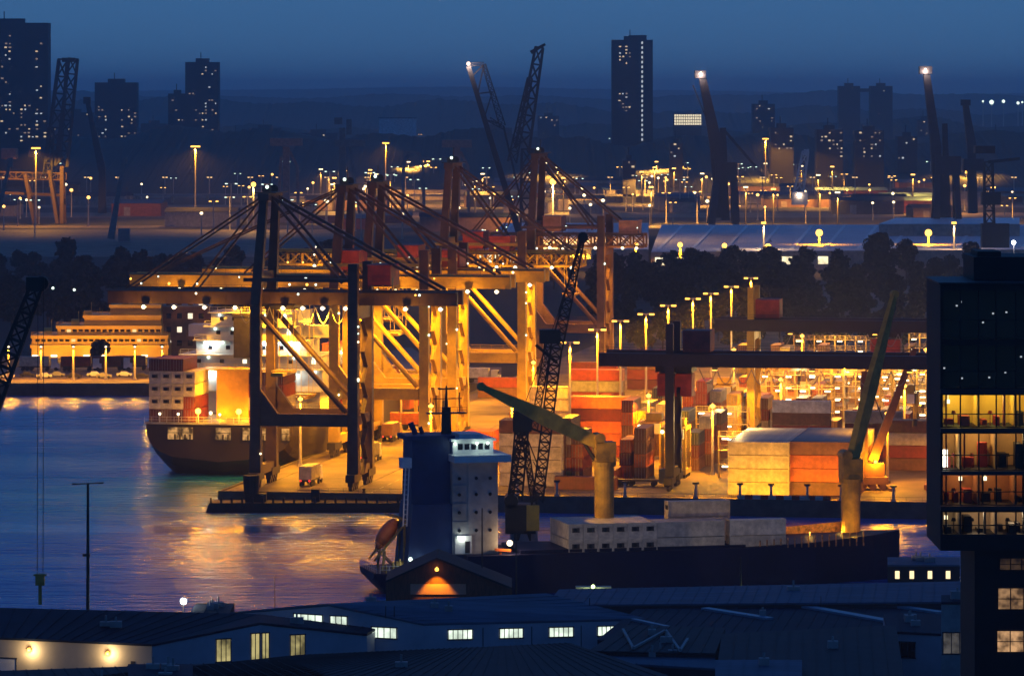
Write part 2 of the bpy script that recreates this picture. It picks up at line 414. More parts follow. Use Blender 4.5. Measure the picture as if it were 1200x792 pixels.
    # floodlights
    for k, x in enumerate((-out * .75, -out * .35, 5, 13, G + back * .5, -out*.55, -out*.15, G + back*.85, 9, G - 2)):
        m = MB(); m.box(x - .5, x + .5, yc - 5.3, yc - 4.6, gb - .5, gb - .1)
        fl = m.build('floodlight', steel_m, root)
        m = MB(); m.box(x - .45, x + .45, yc - 5.35, yc - 4.65, gb - .62, gb - .503); m.ball((x, yc - 5.3, gb - .55), .42, 8, 5); m.build('bulb', bulb_w, fl)
        if k < 5: lamp(fl, (x, yc - 7.5, gb - 2.2), 2200 * power, (1, .40, .008), .25)  # extra omni lamps added to light the girder faces
        if k in (1, 3): lamp(fl, (x, yc - 5, gb - 1.4), 52000 * power, (1.0, .40, .008), .4, spot=150)
    rb_ = random.Random(int(s0) + 3)
    for k in range(12):
        xx = rb_.uniform(-out * .9, G + back * .9); m = MB(); m.ball((xx, yc - 5.3, gt + rb_.choice((1.3, 1.3, 2.2, -.6))), rb_.uniform(.16, .28), 7, 5); m.build('bulb', (bulb_w, bulb_c, bulb_s)[k % 3], root)
    for k in range(6):
        xx = rb_.choice((0, G, G)); m = MB(); m.ball((xx + 1.2, -1.2, rb_.uniform(6, 33)), rb_.uniform(.16, .26), 7, 5); m.build('bulb', (bulb_w, bulb_c)[k % 2], root)
    for k, (x, z) in enumerate(((2.0, apexz + .5), (G - .8, gt + 4.6), (G * .5, gt + 2.4))):
        m = MB(); m.ball((x, 1.0, z), .36, 8, 5); m.build('bulb', bulb_c, root)
    return root

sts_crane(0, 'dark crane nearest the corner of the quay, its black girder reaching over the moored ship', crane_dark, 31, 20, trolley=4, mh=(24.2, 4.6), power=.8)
sts_crane(74, 'yellow crane with orange lit boom just behind the dark corner crane', crane_yel, 46, 18, mh=(2.5, 4.6), trolley=-8, load=12)
sts_crane(107, 'yellow crane with slender legs, third along the berth from the quay corner', crane_yel, 38, 20, forestay=False, mh=(9, 4.6), second=18, trolley=6, load=24)
sts_crane(200, 'yellow crane with lattice boom and ribbed leg, fourth along the berth', crane_yel, 43, 14, lattice=True, forestay=False, mh=(7, 5), second=13.5, trolley=-14, apexz=61.5)
sts_crane(330, 'brown crane with lattice girder and two faded boxes, farthest along the berth', crane_brn, 20, 11, lattice=True, mh=(5.5, 5), mh_mat=pink_m, second=26.5, trolley=10, apexz=62, W=16, power=.5)

# ================================================================ rail mounted yard gantries
navy_m = mat('gantry_navy_paint', (0.022, 0.018, 0.028), .55, var=.3, scale=.5)
def gantry(px, Y, label, left, right, top, box, legmat, beammat, cabin, W=11):
    s0, t0 = st(px, Y)
    root = thing('yard_gantry', T(s0, t0), -A, label, 'gantry crane', 'wide gantries over the container yard')
    zb, zt = 24.2, 26.8
    for y in (0, W):
        m = MB(); m.box(-left, right, y - .8, y + .8, zb, zt)
        for k in range(int((left + right) / 4)): m.box(-left + 4*k, -left + 4*k + .15, y - .86, y + .86, zb + .1, zt - .1)
        m.rail([(-left, y - .7, zt), (right, y - .7, zt)], step=3); m.build('girder', beammat, root)
    for x in (0, right - 12):
        for y in (0, W):
            m = MB(); m.bar((x, y, 2.6), (x, y, zb - .02), 1.7, 1.6); m.bar((x, y, zt + .01), (x, y, top), 1.4, 1.3)
            lg = m.build('leg', legmat, root)
            m = MB(); m.box(x - .8, x + .8, y - 3, y + 3, 1.3, 2.6)
            for yy in (-2.2, -.8, .8, 2.2): m.tube((x - .3, y + yy, .55), (x + .3, y + yy, .55), .5, n=10)
            m.build('bogie', steel_m, lg)
        m = MB(); m.box(x - .7, x + .7, .9, W - .9, 2.4, 4.2); m.build('sill_beam', legmat, root); m = MB(); m.box(x - .7, x + .7, .9, W - .9, zb - 2, zb - .3); m.build('tie_beam', legmat, root)
        m = MB()
        for z in range(4, 22, 3):
            m.bar((x + 1.4, 2 if z % 2 else 5, z), (x + 1.4, 5 if z % 2 else 2, z + 3), .7, .1)
        m.build('stair', legmat, root)
    m = MB(); bx, bz = box; m.box(bx - 2.7, bx + 2.7, 2, W - 2, bz, bz + 4.2)
    for k in range(5): m.box(bx - 2.5 + k, bx - 2.4 + k, 1.94, 2, bz + .1, bz + 4.1)
    m.build('machinery_house', red_m, root)
    cx, cz = cabin
    m = MB(); m.box(cx - 3.6, cx + 3.6, 1.5, W - 1.5, zb - 1.2, zb - .05); tr = m.build('trolley', steel_m, root)
    m = MB(); m.box(cx - 3.4, cx + 3.4, 3, W - 3, cz, cz + 4.4); m.build('cab', red_m, tr)
    m = MB()
    for k in range(14):
        xa = 6 + k * 3.4; m.path([(xa + 3.4*i/8, -1.3, zb - .3 - 2.8*math.sin(math.pi*i/8)) for i in range(9)], .08, n=4)
    m.build('festoon_cable', grey_m, root)
    for x in (9, 28, 47):
        m = MB(); m.box(x - .5, x + .5, -1.2, -.85, zb - .4, zb - .05); fl = m.build('floodlight', steel_m, root)
        m = MB(); m.box(x - .5, x + .5, -1.4, -.8, zb - .56, zb - .41); m.build('bulb', bulb_s, fl)
    return root
gantry(785, 836, 'dark gantry in front, its black girder level above the stacked container block', 14, 96, 32.6, (5, 27), navy_m, navy_m, (0.5, 18.2))
gantry(880, 961, 'gantry behind with yellow lit legs and a red house on top of its girder', 8, 100, 34, (3.5, 27), crane_yel, navy_m, (30, 18))

# ================================================================ lamp masts in the terminal
def mast_proto(h, head, label, power, bulbmat, col, pole_m, cat='lamp mast', group=None, name='lamp_mast', bulb_r=.55, aim=None, cone=164):
    root = thing(name, (0,0,0), 0, label, cat, group)
    m = MB(); m.tube((0,0,0), (0,0,h), .32, .2, n=8); m.cb(0, 0, 0, .9, .9, .5); m.build('pole', pole_m, root)
    m = MB(); m.box(-head, head, -.25, .25, h, h + .25); m.build('crossarm', pole_m, root)
    for x in (-head, head) if head > .8 else (0,):
        m = MB(); m.box(x - .6, x + .6, -.35, .35, h - .05 + .3, h + .6); hd = m.build('lamp_head', steel_m, root)
        m = MB(); m.box(x - .55, x + .55, -.32, .32, h - .15, h + .24) if head > .8 else m.ball((x, 0, h + .1), bulb_r, 8, 6); m.build('bulb', bulbmat, hd)
    if power: lamp(root, (0, -.95 if aim is None else .6, h - .9), power, col, .35, spot=cone, aim=aim)
    return root
pole_m = mat('galvanised_pole', (0.55, 0.5, 0.42), .45, .3, var=.15)
mp_ = mast_proto(25, 1.4, '', 78000, bulb_s, SOD, pole_m, group='row of lamp masts through the container yard')
mast_px = [(668,400),(700,385),(727,375),(757,367),(783,357),(812,349),(833,343),(857,335),(880,325)]
names = ['lowest and nearest', 'second nearest', 'third nearest', 'fourth nearest', 'middle', 'fourth from the far end', 'third from the far end', 'second from the far end', 'tallest looking, beside the gantry house']
for i, (px, py) in enumerate(mast_px):
    Y = F * (H - 25.3) / (py - HY); o = mp_ if i == 0 else copy_tree(mp_)
    o.location = (wx(px, Y), Y, 0); o['label'] = 'tall yard lamp mast, %s of the rising row' % names[i]
    o.rotation_euler = (0, 0, -A)
# short sodium lamps between the stacks and on the apron
lp = mast_proto(14, .4, '', 36000, bulb_s, SOD, pole_m, group='short lamps between the container stacks', name='yard_lamp')
short = [(352,1.0,890,'beside the ship gangway, its glare between the crane legs'),(545,0,1075,'by the far apron behind the fourth crane'),(470,0,985,'on the apron behind the yellow crane legs'),
         (625,0,1010,'behind the cream container stack'),(600,0,880,'at the edge of the apron before the stacks'),(505,0,870,'on the open apron near the water'),
         (760,0,900,'beside the front gantry leg'),(835,0,870,'left of the big cream block'),(915,0,950,'behind the pair of big blocks'),(990,0,1010,'in the middle of the busy stacks'),
         (1060,0,930,'by the slanting stack near the apartment tower'),(1085,0,1060,'right of the busy stacks'),(940,0,1120,'deep in the busy stacks'),(860,0,1060,'under the rear gantry'),
         (430,0,930,'between the second and third crane'),(1040,0,850,'at the quay edge near the striped barrier')]
for i, (px, _, Y, lb) in enumerate(short):
    o = lp if i == 0 else copy_tree(lp); o.location = (wx(px, Y), Y, 0); o['label'] = 'short orange yard lamp ' + lb

# ================================================================ shipping containers
CCOL = {'rust-red': (0.30, 0.045, 0.02), 'orange': (0.62, 0.16, 0.03), 'maroon': (0.13, 0.025, 0.025), 'cream': (0.66, 0.58, 0.44),
        'white': (0.70, 0.70, 0.68), 'dark blue': (0.03, 0.05, 0.12), 'grey': (0.28, 0.28, 0.28), 'brown': (0.22, 0.10, 0.05),
        'yellow': (0.65, 0.42, 0.05), 'green': (0.05, 0.16, 0.08)}
CM = {k: mat('container_' + k.replace(' ', '_').replace('-', '_'), c, .55, var=.22, scale=.7, obj_var=.14, dirt=tuple(a*.62 for a in c)) for k, c in CCOL.items()}
door_bar_m = mat('door_bars', (0.35, 0.33, 0.3), .4, .6)
def container_mesh(L, corr=.28, detail=True):
    """long side along x, doors at -x end; corrugated sides"""
    w, h = 2.44, 2.6; m = MB(); x0, x1 = -L/2, L/2
    m.box(x0 + .1, x1 - .1, -w/2 + .06, w/2 - .06, .12, h - .06)
    for y in (-w/2, w/2 - .12):
        m.box(x0, x1, y, y + .12, .06, .16); m.box(x0, x1, y, y + .12, h - .14, h - .05)
    for x in (x0, x1 - .14):
        m.box(x, x + .14, -w/2 + .12, w/2 - .12, 0, .14); m.box(x, x + .14, -w/2 + .12, w/2 - .12, h - .12, h)
        for y in (-w/2 - .005, w/2 - .145): m.box(x - .004, x + .146, y, y + .15, .0, h + .004)
    if detail:
        n = int(L / (corr*2))
        for k in range(n):
            xa = x0 + .3 + k*(L - .6)/n
            m.box(xa, xa + corr, -w/2 + .015, -w/2 + .07, .15, h - .13); m.box(xa, xa + corr, w/2 - .07, w/2 - .015, .15, h - .13)
    return m
CP = {}
def cproto(col, L, kind='plain'):
    """one finished container of each kind; the scene's containers are copies of it"""
    key = (col, L, kind)
    if key in CP: return CP[key]
    body = container_mesh(L, corr=.8 if kind == 'plain2' else .28, detail=kind != 'reefer').build('body', CM[col])
    COL.objects.unlink(body)
    extra = []
    if kind == 'reefer':
        m = MB(); m.box(-L/2 - .02, -L/2 + .09, -.62, .62, 1.2, 1.95); e = m.build('cooling_unit', steel_m); COL.objects.unlink(e); extra.append(e)
        m = MB(); m.tube((-L/2 - .05, .1, 1.58), (-L/2 + .0, .1, 1.58), .34, n=12); e = m.build('fan', glass_dk); COL.objects.unlink(e); extra.append(e)
    elif kind == 'plain':
        m = MB()
        for y in (-.85, -.3, .3, .85): m.box(-L/2 - .03, -L/2 + .1, y - .03, y + .03, .16, 2.44)
        e = m.build('door_bars', door_bar_m); COL.objects.unlink(e); extra.append(e)
    CP[key] = (body, extra); return CP[key]
NCONT = 0
def container(loc, rz, col, L, label, group, kind='plain'):
    global NCONT; NCONT += 1
    body, extra = cproto(col, L, kind)
    o = bpy.data.objects.new('shipping_container', body.data); COL.objects.link(o)
    o.location = loc; o.rotation_euler = (0, 0, rz)
    tag(o, label, 'container', group)
    for e in extra:
        c = bpy.data.objects.new(e.name.split('.')[0], e.data); COL.objects.link(c); c.parent = o
    return o
ORD = ['bottom', 'second', 'third', 'fourth', 'fifth', 'sixth', 'seventh', 'eighth']
def tier_name(k, n): return 'top' if k == n-1 else ORD[k]

# ================================================================ big container ship, stern towards the camera
hull_m = mat('ship_hull_dark', (0.022, 0.015, 0.016), .45, var=.3, scale=.15)
def hull_mesh(stations, top_in=.0):
    """stations: (x, half_beam, z_keel, z_deck, flare) along x -> closed hull"""
    m = MB(); vs = []; n = 9
    for (x, hb, zk, zd, pw) in stations:
        for i in range(n):
            t = i/(n-1)
            y = hb * max(.02, (1 - (1-t)**3)**pw if t > 0 else 0.02); z = zk + (zd - zk) * t
            vs.append((x, -y, z))
        for i in range(n-1, -1, -1):
            t = i/(n-1); y = hb * max(.02, (1 - (1-t)**3)**pw if t > 0 else 0.02); z = zk + (zd - zk) * t
            vs.append((x, y, z))
    k = 2*n; fs = []
    for s in range(len(stations)-1):
        for i in range(k): a = s*k+i; b = s*k+(i+1)%k; fs.append((a, b, b+k, a+k))
    fs.append(tuple(range(k-1, -1, -1))); fs.append(tuple(range((len(stations)-1)*k, len(stations)*k)))
    m.add(vs, fs); return m
def big_ship():
    Y0 = 898; xc = (wx(167, Y0) + wx(346, Y0)) / 2
    root = thing('container_ship', (xc, Y0, 0), math.pi/2 - A, 'large dark hulled container ship moored stern on beside the cranes, decks brightly lit', 'ship')
    # local x forward (along the quay), y to port (left), z up
    B = 16.1
    st_ = [(0, B*.98, .2, 8.2, .40), (3, B, -2.2, 8.2, .40), (10, B, -5, 8.2, .30), (25, B, -7, 8.2, .08), (150, B, -7, 8.2, .06), (185, B*.7, -7, 9.5, .3), (208, .8, -5, 12, .5)]
    hull_mesh(st_).build('hull', hull_m, root)
    m = MB(); m.box(-.25, 24, -B - .05, B + .05, 8.0, 8.35); m.build('deck_edge', grey_m, root)
    # openings of the mooring deck, lit from within
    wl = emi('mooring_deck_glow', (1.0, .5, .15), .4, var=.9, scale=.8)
    for (a, b) in ((-15.2, -13.6), (-10.2, -5.2), (-2.6, .6), (5.6, 11)):
        m = MB(); m.box(-.32, -.2, -b, -a, 4.9, 7.2) if False else m.box(-.3, -.12, a, b, 4.9, 7.4); 
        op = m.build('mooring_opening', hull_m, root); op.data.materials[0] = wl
        m = MB()
        for k in range(int((b-a)/1.1)): m.tube((-.5, a + .5 + k*1.1, 4.9), (-.5, a + .5 + k*1.1, 6.0), .18, n=6)
        m.bar((-.4, a, 6.3), (-.4, b, 6.3), .12); m.build('bollard', steel_m, op)
    m = MB(); m.rail([(-.1, -B, 8.35), (-.1, B, 8.35)], 1.2, 1.6, .07); m.build('rail', white_m, root)
    # lashing bridge posts with lights
    for y in (-4.2, 4.6):
        m = MB(); m.tube((.6, y, 8.3), (.6, y, 10.6), .12); pl = m.build('lamp_post', white_m, root)
        m = MB(); m.ball((.4, y, 10.8), .62, 10, 7); m.build('bulb', bulb_sb, pl)
        lamp(pl, (-1.6, y, 10.6), 1500, (1, .40, .01), .4)
    for y in (-12, -8, 0, 9, 13):
        m = MB(); m.tube((.9, y, 8.3), (.9, y, 10), .08); pl = m.build('lamp_post', white_m, root)
        m = MB(); m.ball((.8, y, 10.1), .3, 8, 5); m.build('bulb', bulb_w, pl)
    # superstructure: white tiers with open galleries and a dark funnel in the middle
    xs = 30
    tiers = [(13.0, 18.0, 15.8), (18.0, 21.0, 15.5), (21.0, 24.2, 12.3), (24.2, 27.2, 10.0), (27.2, 30.2, 9.0)]
    m = MB()
    for z0, z1, hb in tiers: m.box(xs, xs + 13, -hb, hb, z0, z1 - .25)
    m.box(xs + 1, xs + 12, -15, 15, 8, 13); m.build('superstructure', white_m, root)
    m = MB()
    for z0, z1, hb in tiers: m.box(xs - 1.6, xs + 13, -hb - .4, hb + .4, z1 - .24, z1)
    m.build('deck_slab', white_m, root)
    for z0, z1, hb in tiers:
        m = MB(); m.rail([(xs - 1.5, -hb, z1), (xs - 1.5, hb, z1)], 1.1, 1.8, .07); m.build('rail', white_m, root)
        for y in (-hb + 1.5, -hb + 6, hb - 6, hb - 2):
            m = MB(); m.ball((xs - .35, y, z1 - .7), .34, 8, 5); m.build('bulb', bulb_c, root)
    for y in (-9, -3, 9): 
        for z in (17.2, 23.3): lamp(root, (xs - 1.0, y, z), 700, COOL, .3)
    for z0, z1, hb in tiers[1:]:
        for k in range(6):
            y = -hb + 1.2 + k*(2*hb - 2.4)/5.6
            m = MB(); m.box(xs - .06, xs - .003, y, y + .9, z0 + 1.0, z0 + 1.9); m.build('window', glass_dk if (k*7 + int(z0)) % 3 else emi('ship_window_lit', (1, .8, .5), 2.5), root)
    m = MB(); m.box(xs - 4, xs + 6, -2.6, 3.0, 20.5, 29.4); m.box(xs - 4.3, xs + 6.3, -3.0, 3.4, 29.4, 30.0)
    for y in (-1.5, 0, 1.5): m.tube((xs, y, 30), (xs, y, 32.4), .5, n=10)
    m.build('funnel', steel_m, root)
    m = MB(); m.box(xs - 3.2, xs + 5, -15.8, 15.8, 30.2, 30.5) if False else m.box(xs + 7, xs + 12, -15.8, 15.8, 24.4, 27.0)
    m.build('bridge_wing', white_m, root)
    m = MB(); m.tube((xs + 6, .5, 30), (xs + 6, .5, 37), .3, .15); m.bar((xs + 6, -2.5, 34), (xs + 6, 3.5, 34), .18); m.bar((xs + 6, -1.5, 35.6), (xs + 6, 2.5, 35.6), .15); m.build('mast', white_m, root)
    # lit casing block in front of the stern stacks
    m = MB(); m.box(12, 18, -5.2, 3.4, 8.4, 18.6)
    for k in range(6): m.box(11.95, 12, -5 + 1.4*k, -4.85 + 1.4*k, 8.5, 18.5)
    m.build('engine_casing', mat('casing_paint', (.6, .33, .05), .6, var=.2), root)
    m = MB(); m.box(11.4, 18.6, -7.2, 7.2, 18.62, 18.95); m.rail([(11.5, -7, 18.95), (11.5, 7, 18.95)], 1.1, 1.5, .06); m.build('catwalk', crane_yel, root)
    for y in (-3.5, 1.8): lamp(root, (9.5, y, 9.6), 1300, (1, .40, .01), .4)
    for y in (-6, 4.5):
        m = MB(); m.ball((11.2, y, 9.6), .38, 8, 5); m.build('bulb', bulb_w, root)
    lamp(root, (7.5, 4, 15), 1300, SOD, .4)
    m = MB(); m.bar((8, B - .2, 3.9), (16, B + 8, 20), .2)
    # containers: ship frame to world
    rz = math.pi/2 - A; M = Matrix.Translation((xc, Y0, 0)) @ Matrix.Rotation(rz, 4, 'Z')
    def put(x, y, z, col, L, label, group, kind='plain'): container(M @ Vector((x, y, z)), rz, col, L, label, group, kind)
    colname = ['outermost', 'second outermost', 'third outermost', 'fourth outermost']
    grp = 'containers stacked on the stern of the large ship'
    grid = [['maroon', 'brown', 'maroon', 'rust-red'], ['cream', 'cream', 'cream', 'rust-red'], ['cream', 'cream', 'cream', 'cream'], ['cream', 'cream', 'cream', 'cream'], ['maroon', 'maroon', 'maroon', None]]
    for c in range(4):
        for k in range(5):
            col = grid[k][c]
            if col: put(8, 14.4 - c*2.5, 8.4 + k*2.66, col, 12.19, '%s container, %s tier, %s column, on the stern corner of the big ship' % (col, tier_name(k, 5), colname[c]), grp, 'reefer' if col == 'cream' else 'plain')
    for c in range(3):
        for k, col in enumerate(['rust-red', 'cream', 'rust-red', 'maroon'][:4]):
            put(8, -7.2 - c*2.5, 8.4 + k*2.66, col if c != 1 else 'brown', 12.19, '%s container, %s tier, %s column beside the lit ship casing' % (col if c != 1 else 'brown', tier_name(k, 4), ['inner', 'middle', 'outer'][c]), grp)
    rnd = random.Random(11); bays = [('bay just ahead of the white tower', 54), ('second bay ahead of the white tower', 68), ('third bay ahead of the white tower', 82), ('bay farthest forward', 110)]
    for nm, x in bays:
        for c in range(4):
            n = rnd.choice((2, 3, 4, 5))
            for k in range(n):
                col = rnd.choice(('rust-red', 'orange', 'brown', 'cream', 'maroon', 'grey'))
                put(x, -7.5 - c*2.5, 8.4 + k*2.66, col, 12.19, '%s container, %s tier, %s column, ship %s' % (col, tier_name(k, n), ['inner', 'second', 'third', 'quayside'][c], nm), 'containers on the forward deck of the large ship')
    for x in (48, 75, 100):
        m = MB()
        for y in (-15.5, -10, -5, 0, 5, 10, 15.5): m.box(x - .3, x + .3, y - .25, y + .25, 8.2, 17)
        for z in (10.8, 13.6, 16.6): m.box(x - .5, x + .5, -15.8, 15.8, z, z + .2)
        m.build('lashing_bridge', grey_m, root)
        for y in (-14, -9): 
            q = MB(); q.ball((x - .6, y, 17.2), .3, 8, 5); q.build('bulb', bulb_w, root)
        lamp(root, (x - 2, -12, 19), 2500, (1, .6, .2), .3)
big_ship()

# ================================================================ feeder ship in front
navy_hull = mat('feeder_hull_navy', (0.006, 0.008, 0.042), .6, spec=.15, var=.25, scale=.12)
funnel_m = mat('funnel_blue', (0.008, 0.03, 0.12), .6, var=.2, scale=.3)
olive_m = mat('deck_crane_ochre', (0.40, 0.24, 0.035), .55, var=.3, scale=.4, dirt=(0.2, 0.13, 0.03))
orange_m = mat('lifeboat_orange', (0.75, 0.18, 0.03), .45, var=.15)
feeder_w = mat('weathered_white', (0.30, 0.30, 0.30), .6, var=.3, scale=.3)
def feeder():
    P0 = Vector((wx(430, 691), 691, 0)); P1 = Vector((wx(1040, 712), 712, 0)); rz = math.atan2((P1-P0).y, (P1-P0).x); L = (P1-P0).length
    root = thing('feeder_ship', P0, rz, 'small navy feeder ship before the terminal, white bridge aft and two ochre deck cranes', 'ship')
    inv = (Matrix.Translation(P0) @ Matrix.Rotation(rz, 4, 'Z')).inverted()
    def at(px, py, yo=0.0):        # local (x, z) of a feature seen at px, py lying yo across the ship
        d = Vector(((px-600)/F, 1.0)); u = (P1-P0).normalized(); n = Vector((-u.y, u.x, 0)); c = P0 + n*yo
        # solve d.x*Y = c.x + u.x*s ; Y = c.y + u.y*s
        s = (d.x*c.y - c.x) / (u.x - d.x*u.y); Y = c.y + u.y*s
        return s, H - (py-HY)*Y/F
    B = 8.0
    st_ = [(0, B*.72, -.5, .7, .35), (2, B*.9, -2.6, .7, .25), (8, B, -5, .75, .12), (14.9, B, -5.5, .8, .08), (15, B, -5.5, 3.3, .06), (62, B, -5.5, 3.5, .06), (74, B*.85, -5.5, 4.0, .2), (L*.96, B*.45, -5, 4.6, .45), (L + 2, .3, -4, 5, .6)]
    hull_mesh(st_).build('hull', navy_hull, root)
    # coaming and hatch along the main deck, raised bulwark forward
    m = MB(); m.box(24, 62, -6.6, 6.6, 3.4, 3.9); m.build('hatch_coaming', navy_hull, root)
    m = MB(); m.rail([(.5, -5.4, .7), (0, 5.4, .7)], 1.1, 1.2, .06); m.rail([(1, -5.6, .7), (14, -7.6, .8)], 1.1, 1.4, .06); m.build('rail', white_m, root)
    xb, _ = at(885, 640, -B); xe, _ = at(1020, 640, -B)
    m = MB()
    for y in (B - 1.1,):
        m.add([(xb, y, 3.2), (xe, y, 3.6), (xe, y, 5.9), (xb, y, 4.5), (xb, y + .2, 3.2), (xe, y + .2, 3.6), (xe, y + .2, 5.9), (xb, y + .2, 4.5)], [(0,1,2,3),(7,6,5,4),(3,2,6,7),(0,4,5,1),(1,5,6,2),(0,3,7,4)])
    for k in range(16): xx = xb + 1 + k*(xe-xb-2)/15; m.box(xx, xx + .15, -B + .6, -B + .9, 3.3, 4.6 + k*.07)
    m.build('bulwark', mat('bulwark_orange_reflection', (0.45, 0.2, 0.05), .5, var=.85, scale=1.6), root)  # orange reflection on the bulwark is put into its mottled colour
    for k in range(4):
        xx = xb + 1.5 + k*(xe - xb - 3)/3; q = MB(); q.ball((xx, 2.5, 4.6), .14, 8, 5); q.tube((xx, 2.5, 3.5), (xx, 2.5, 4.5), .06); b_ = q.build('deck_lamp', bulb_s, root); lamp(b_, (xx, 2.9, 5.0), 260, (1, .45, .03), .1)  # lamps added to light the inner face of the bulwark
    
    # accommodation
    x0, _ = at(530, 600, -5); x1, _ = at(583, 600, -5); _, zt = at(560, 540, -5)
    m = MB(); m.box(x0, x1, -5.2, 5.2, 3.3, 8.5)
    m.box(x0, x1, -5.2, 5.2, 8.5, zt)
    for k in range(4): m.box(x0 - .04, x1 + .04, -5.27, -5.2, 5.6 + 2.9*k, 5.75 + 2.9*k)
    m.box(x0 + 2.6, x1, -5.28, -5.2, 3.4, zt - .1)
    m.build('accommodation', feeder_w, root)
    m = MB(); m.box(x0 - .3, x1 + 1.6, -8, 8, zt, zt + 1.1); m.build('bridge_wing', white_m, root)
    zb = zt + 1.1
    m = MB(); m.box(x0 + .2, x1 - .6, -4.6, 4.6, zb, zb + 2.1); m.box(x0 - .2, x1 - .2, -5, 5, zb + 2.1, zb + 2.5); m.box(x0 + 1.6, x1 - 2, -3, 3, zb + 2.5, zb + 3.1)
    br = m.build('bridge', white_m, root)
    for k in range(5):
        xx = x0 + 1.0 + k*1.12
        m = MB(); m.box(xx, xx + .8, -4.68, -4.603, zb + .75, zb + 1.7); m.build('window', glass_dk, br)
    for xx in (x0 + .5, x1 - 1.6, x1 - 3.4):
        m = MB(); m.ball((xx, -4.95, zb + 1.75), .26, 8, 5); m.build('bulb', bulb_c, br)
        lamp(br, (xx, -5.6, zb + 1.6), 45, (.75, 1, .85), .2)
    for zz in (7.2, 10.1, 13, 15.6):
        for xx in (x0 + 1.1, x0 + 3.9, x1 - 1.3):
            if zz < zt - 1: 
                m = MB(); m.tube((xx, -5.36, zz), (xx, -5.2, zz), .28, n=10); m.build('porthole', glass_dk, root)
    m = MB(); m.box(x1 + 1.61, x1 + 2.0, -3.3, -2.7, zt - .5, zt); fl = m.build('floodlight', steel_m, root); lamp(fl, (x1 + 2.6, -5.0, zt - .4), 16000, (1, .5, .06), .2, spot=62, aim=(1, .10, -.14))  # floodlight added to light the aft deck crane and the cargo
    # lit door at deck level
    xd, _ = at(538, 632, -5.3)
    m = MB(); m.box(xd - .7, xd + 2.0, -5.6, -5.28, 3.5, 6.4); dr = m.build('door_recess', white_m, root); lamp(dr, (xd + .4, -6.3, 6.0), 80, (.9, 1, .85), .2)
    m = MB(); m.box(xd + .9, xd + 1.7, -5.68, -5.603, 3.6, 5.5); m.build('door', steel_m, dr); m = MB(); m.ball((xd - .2, -5.8, 6.2), .24, 8, 5); m.build('bulb', bulb_c, dr)
    # funnel
    fx0, zf = at(475, 515, -2); fx1, _ = at(528, 515, -2)
    m = MB(); m.yprism([(fx0 + .6, 11.5), (fx1, 11.5), (fx1, zf), (fx0 + .8, zf)], -3.6, 3.2)
    m.yprism([(fx0 - .4, 1.0), (fx1 + 2, 1.0), (fx1 + .4, 11.5), (fx0 + .6, 11.5)], -5.0, 4.6)
    m.box(fx0 - .2, fx1 + .3, -4.0, 3.6, zf, zf + .7)
    m.tube((fx0 + 2, -.5, zf + .7), (fx0 + 1.2, -.5, zf + 2.6), .45, n=10); m.tube((fx0 + 3.4, .6, zf + .7), (fx0 + 3, .6, zf + 1.8), .35, n=10)
    m.build('funnel', funnel_m, root)
    # small observation platform with its ladder beside the funnel
    m = MB(); m.box(fx0 - 1.2, fx0 + .5, -4.6, -2.6, zf - 4.4, zf - 2.8); m.bar((fx0 - .8, -4, 8), (fx0 - .4, -4, zf - 4.4), .18); m.bar((fx0 - .2, -4, 8), (fx0 + .2, -4, zf - 4.4), .18)
    for k in range(12): m.bar((fx0 - .8, -4, 8.3 + k*.8), (fx0 - .1, -4, 8.3 + k*.8), .08)
    m.build('side_platform', white_m, root)
    # mast
    mx, mz = at(523, 452, 0)
    m = MB(); m.tube((mx, 0, 12), (mx, 0, zf + 5), 1.2, .75, n=10); m.tube((mx, 0, zf + 5), (mx, 0, mz), .3, .12, n=8)
    _, z1 = at(523, 484, 0); _, z2 = at(523, 467, 0)
    m.box(mx - 3.2, mx + 3.2, -1, 1, z1 - .1, z1 + .12); m.rail([(mx - 3.2, -1, z1 + .1), (mx + 3.2, -1, z1 + .1)], .9, 1.6, .06)
    m.bar((mx - 2, 0, z2), (mx + 2.6, 0, z2), .14); m.tube((mx + 2.2, 0, z1), (mx + 2.2, 0, z2 + 1), .1); m.tube((mx - 1.7, 0, z1), (mx - 1.7, 0, z2 + .6), .1); m.bar((mx-1.4, 0, z2 + 1.6), (mx + 1.4, 0, z2 + 1.6), .25)
    m.build('mast', steel_m, root)
    # free-fall lifeboat on its inclined cradle
    ax, az = at(468, 612, -1); bx, bz = at(441, 652, -1)
    m = MB()
    for y in (-2, 2):
        m.bar((ax + 1.2, y, az + .4), (bx - .6, y, bz - .6), .32); m.bar((ax + .6, y, az), (ax + .6, y, .8), .35); m.bar((bx + 1.2, y, bz + 1), (bx + .8, y, .7), .35); m.bar((bx + .4, y, bz + 1), (ax - .2, y, .8), .2)
        m.bar((ax + 1.2, y, az + .4), (ax - 1.6, y, az + 1.2), .25)
    m.bar((ax + 1.2, -2, az + .4), (ax + 1.2, 2, az + .4), .3); m.bar((ax - 1.6, -2, az + 1.2), (ax - 1.6, 2, az + 1.2), .25)
    fr = m.build('lifeboat_cradle', olive_m, root)
    m = MB(); d = (Vector((ax, -.2, az)) - Vector((bx, -.2, bz))); c0 = Vector((bx, -.2, bz + .9)); rr = [.25, .9, 1.25, 1.3, 1.25, 1.0, .45]
    for i in range(6): m.tube(c0 + d*(.06 + i*.14), c0 + d*(.06 + (i+1)*.14), rr[i], rr[i+1], n=14, caps=(i in (0, 5)))
    m.build('lifeboat', orange_m, root, smooth=True)
    lamp(fr, ((ax+bx)/2 - 1, -5.5, az + 1), 110, (1, .6, .2), .2)  # bare lamp added to brighten the lifeboat
    # aft deck gear and lamps
    m = MB()
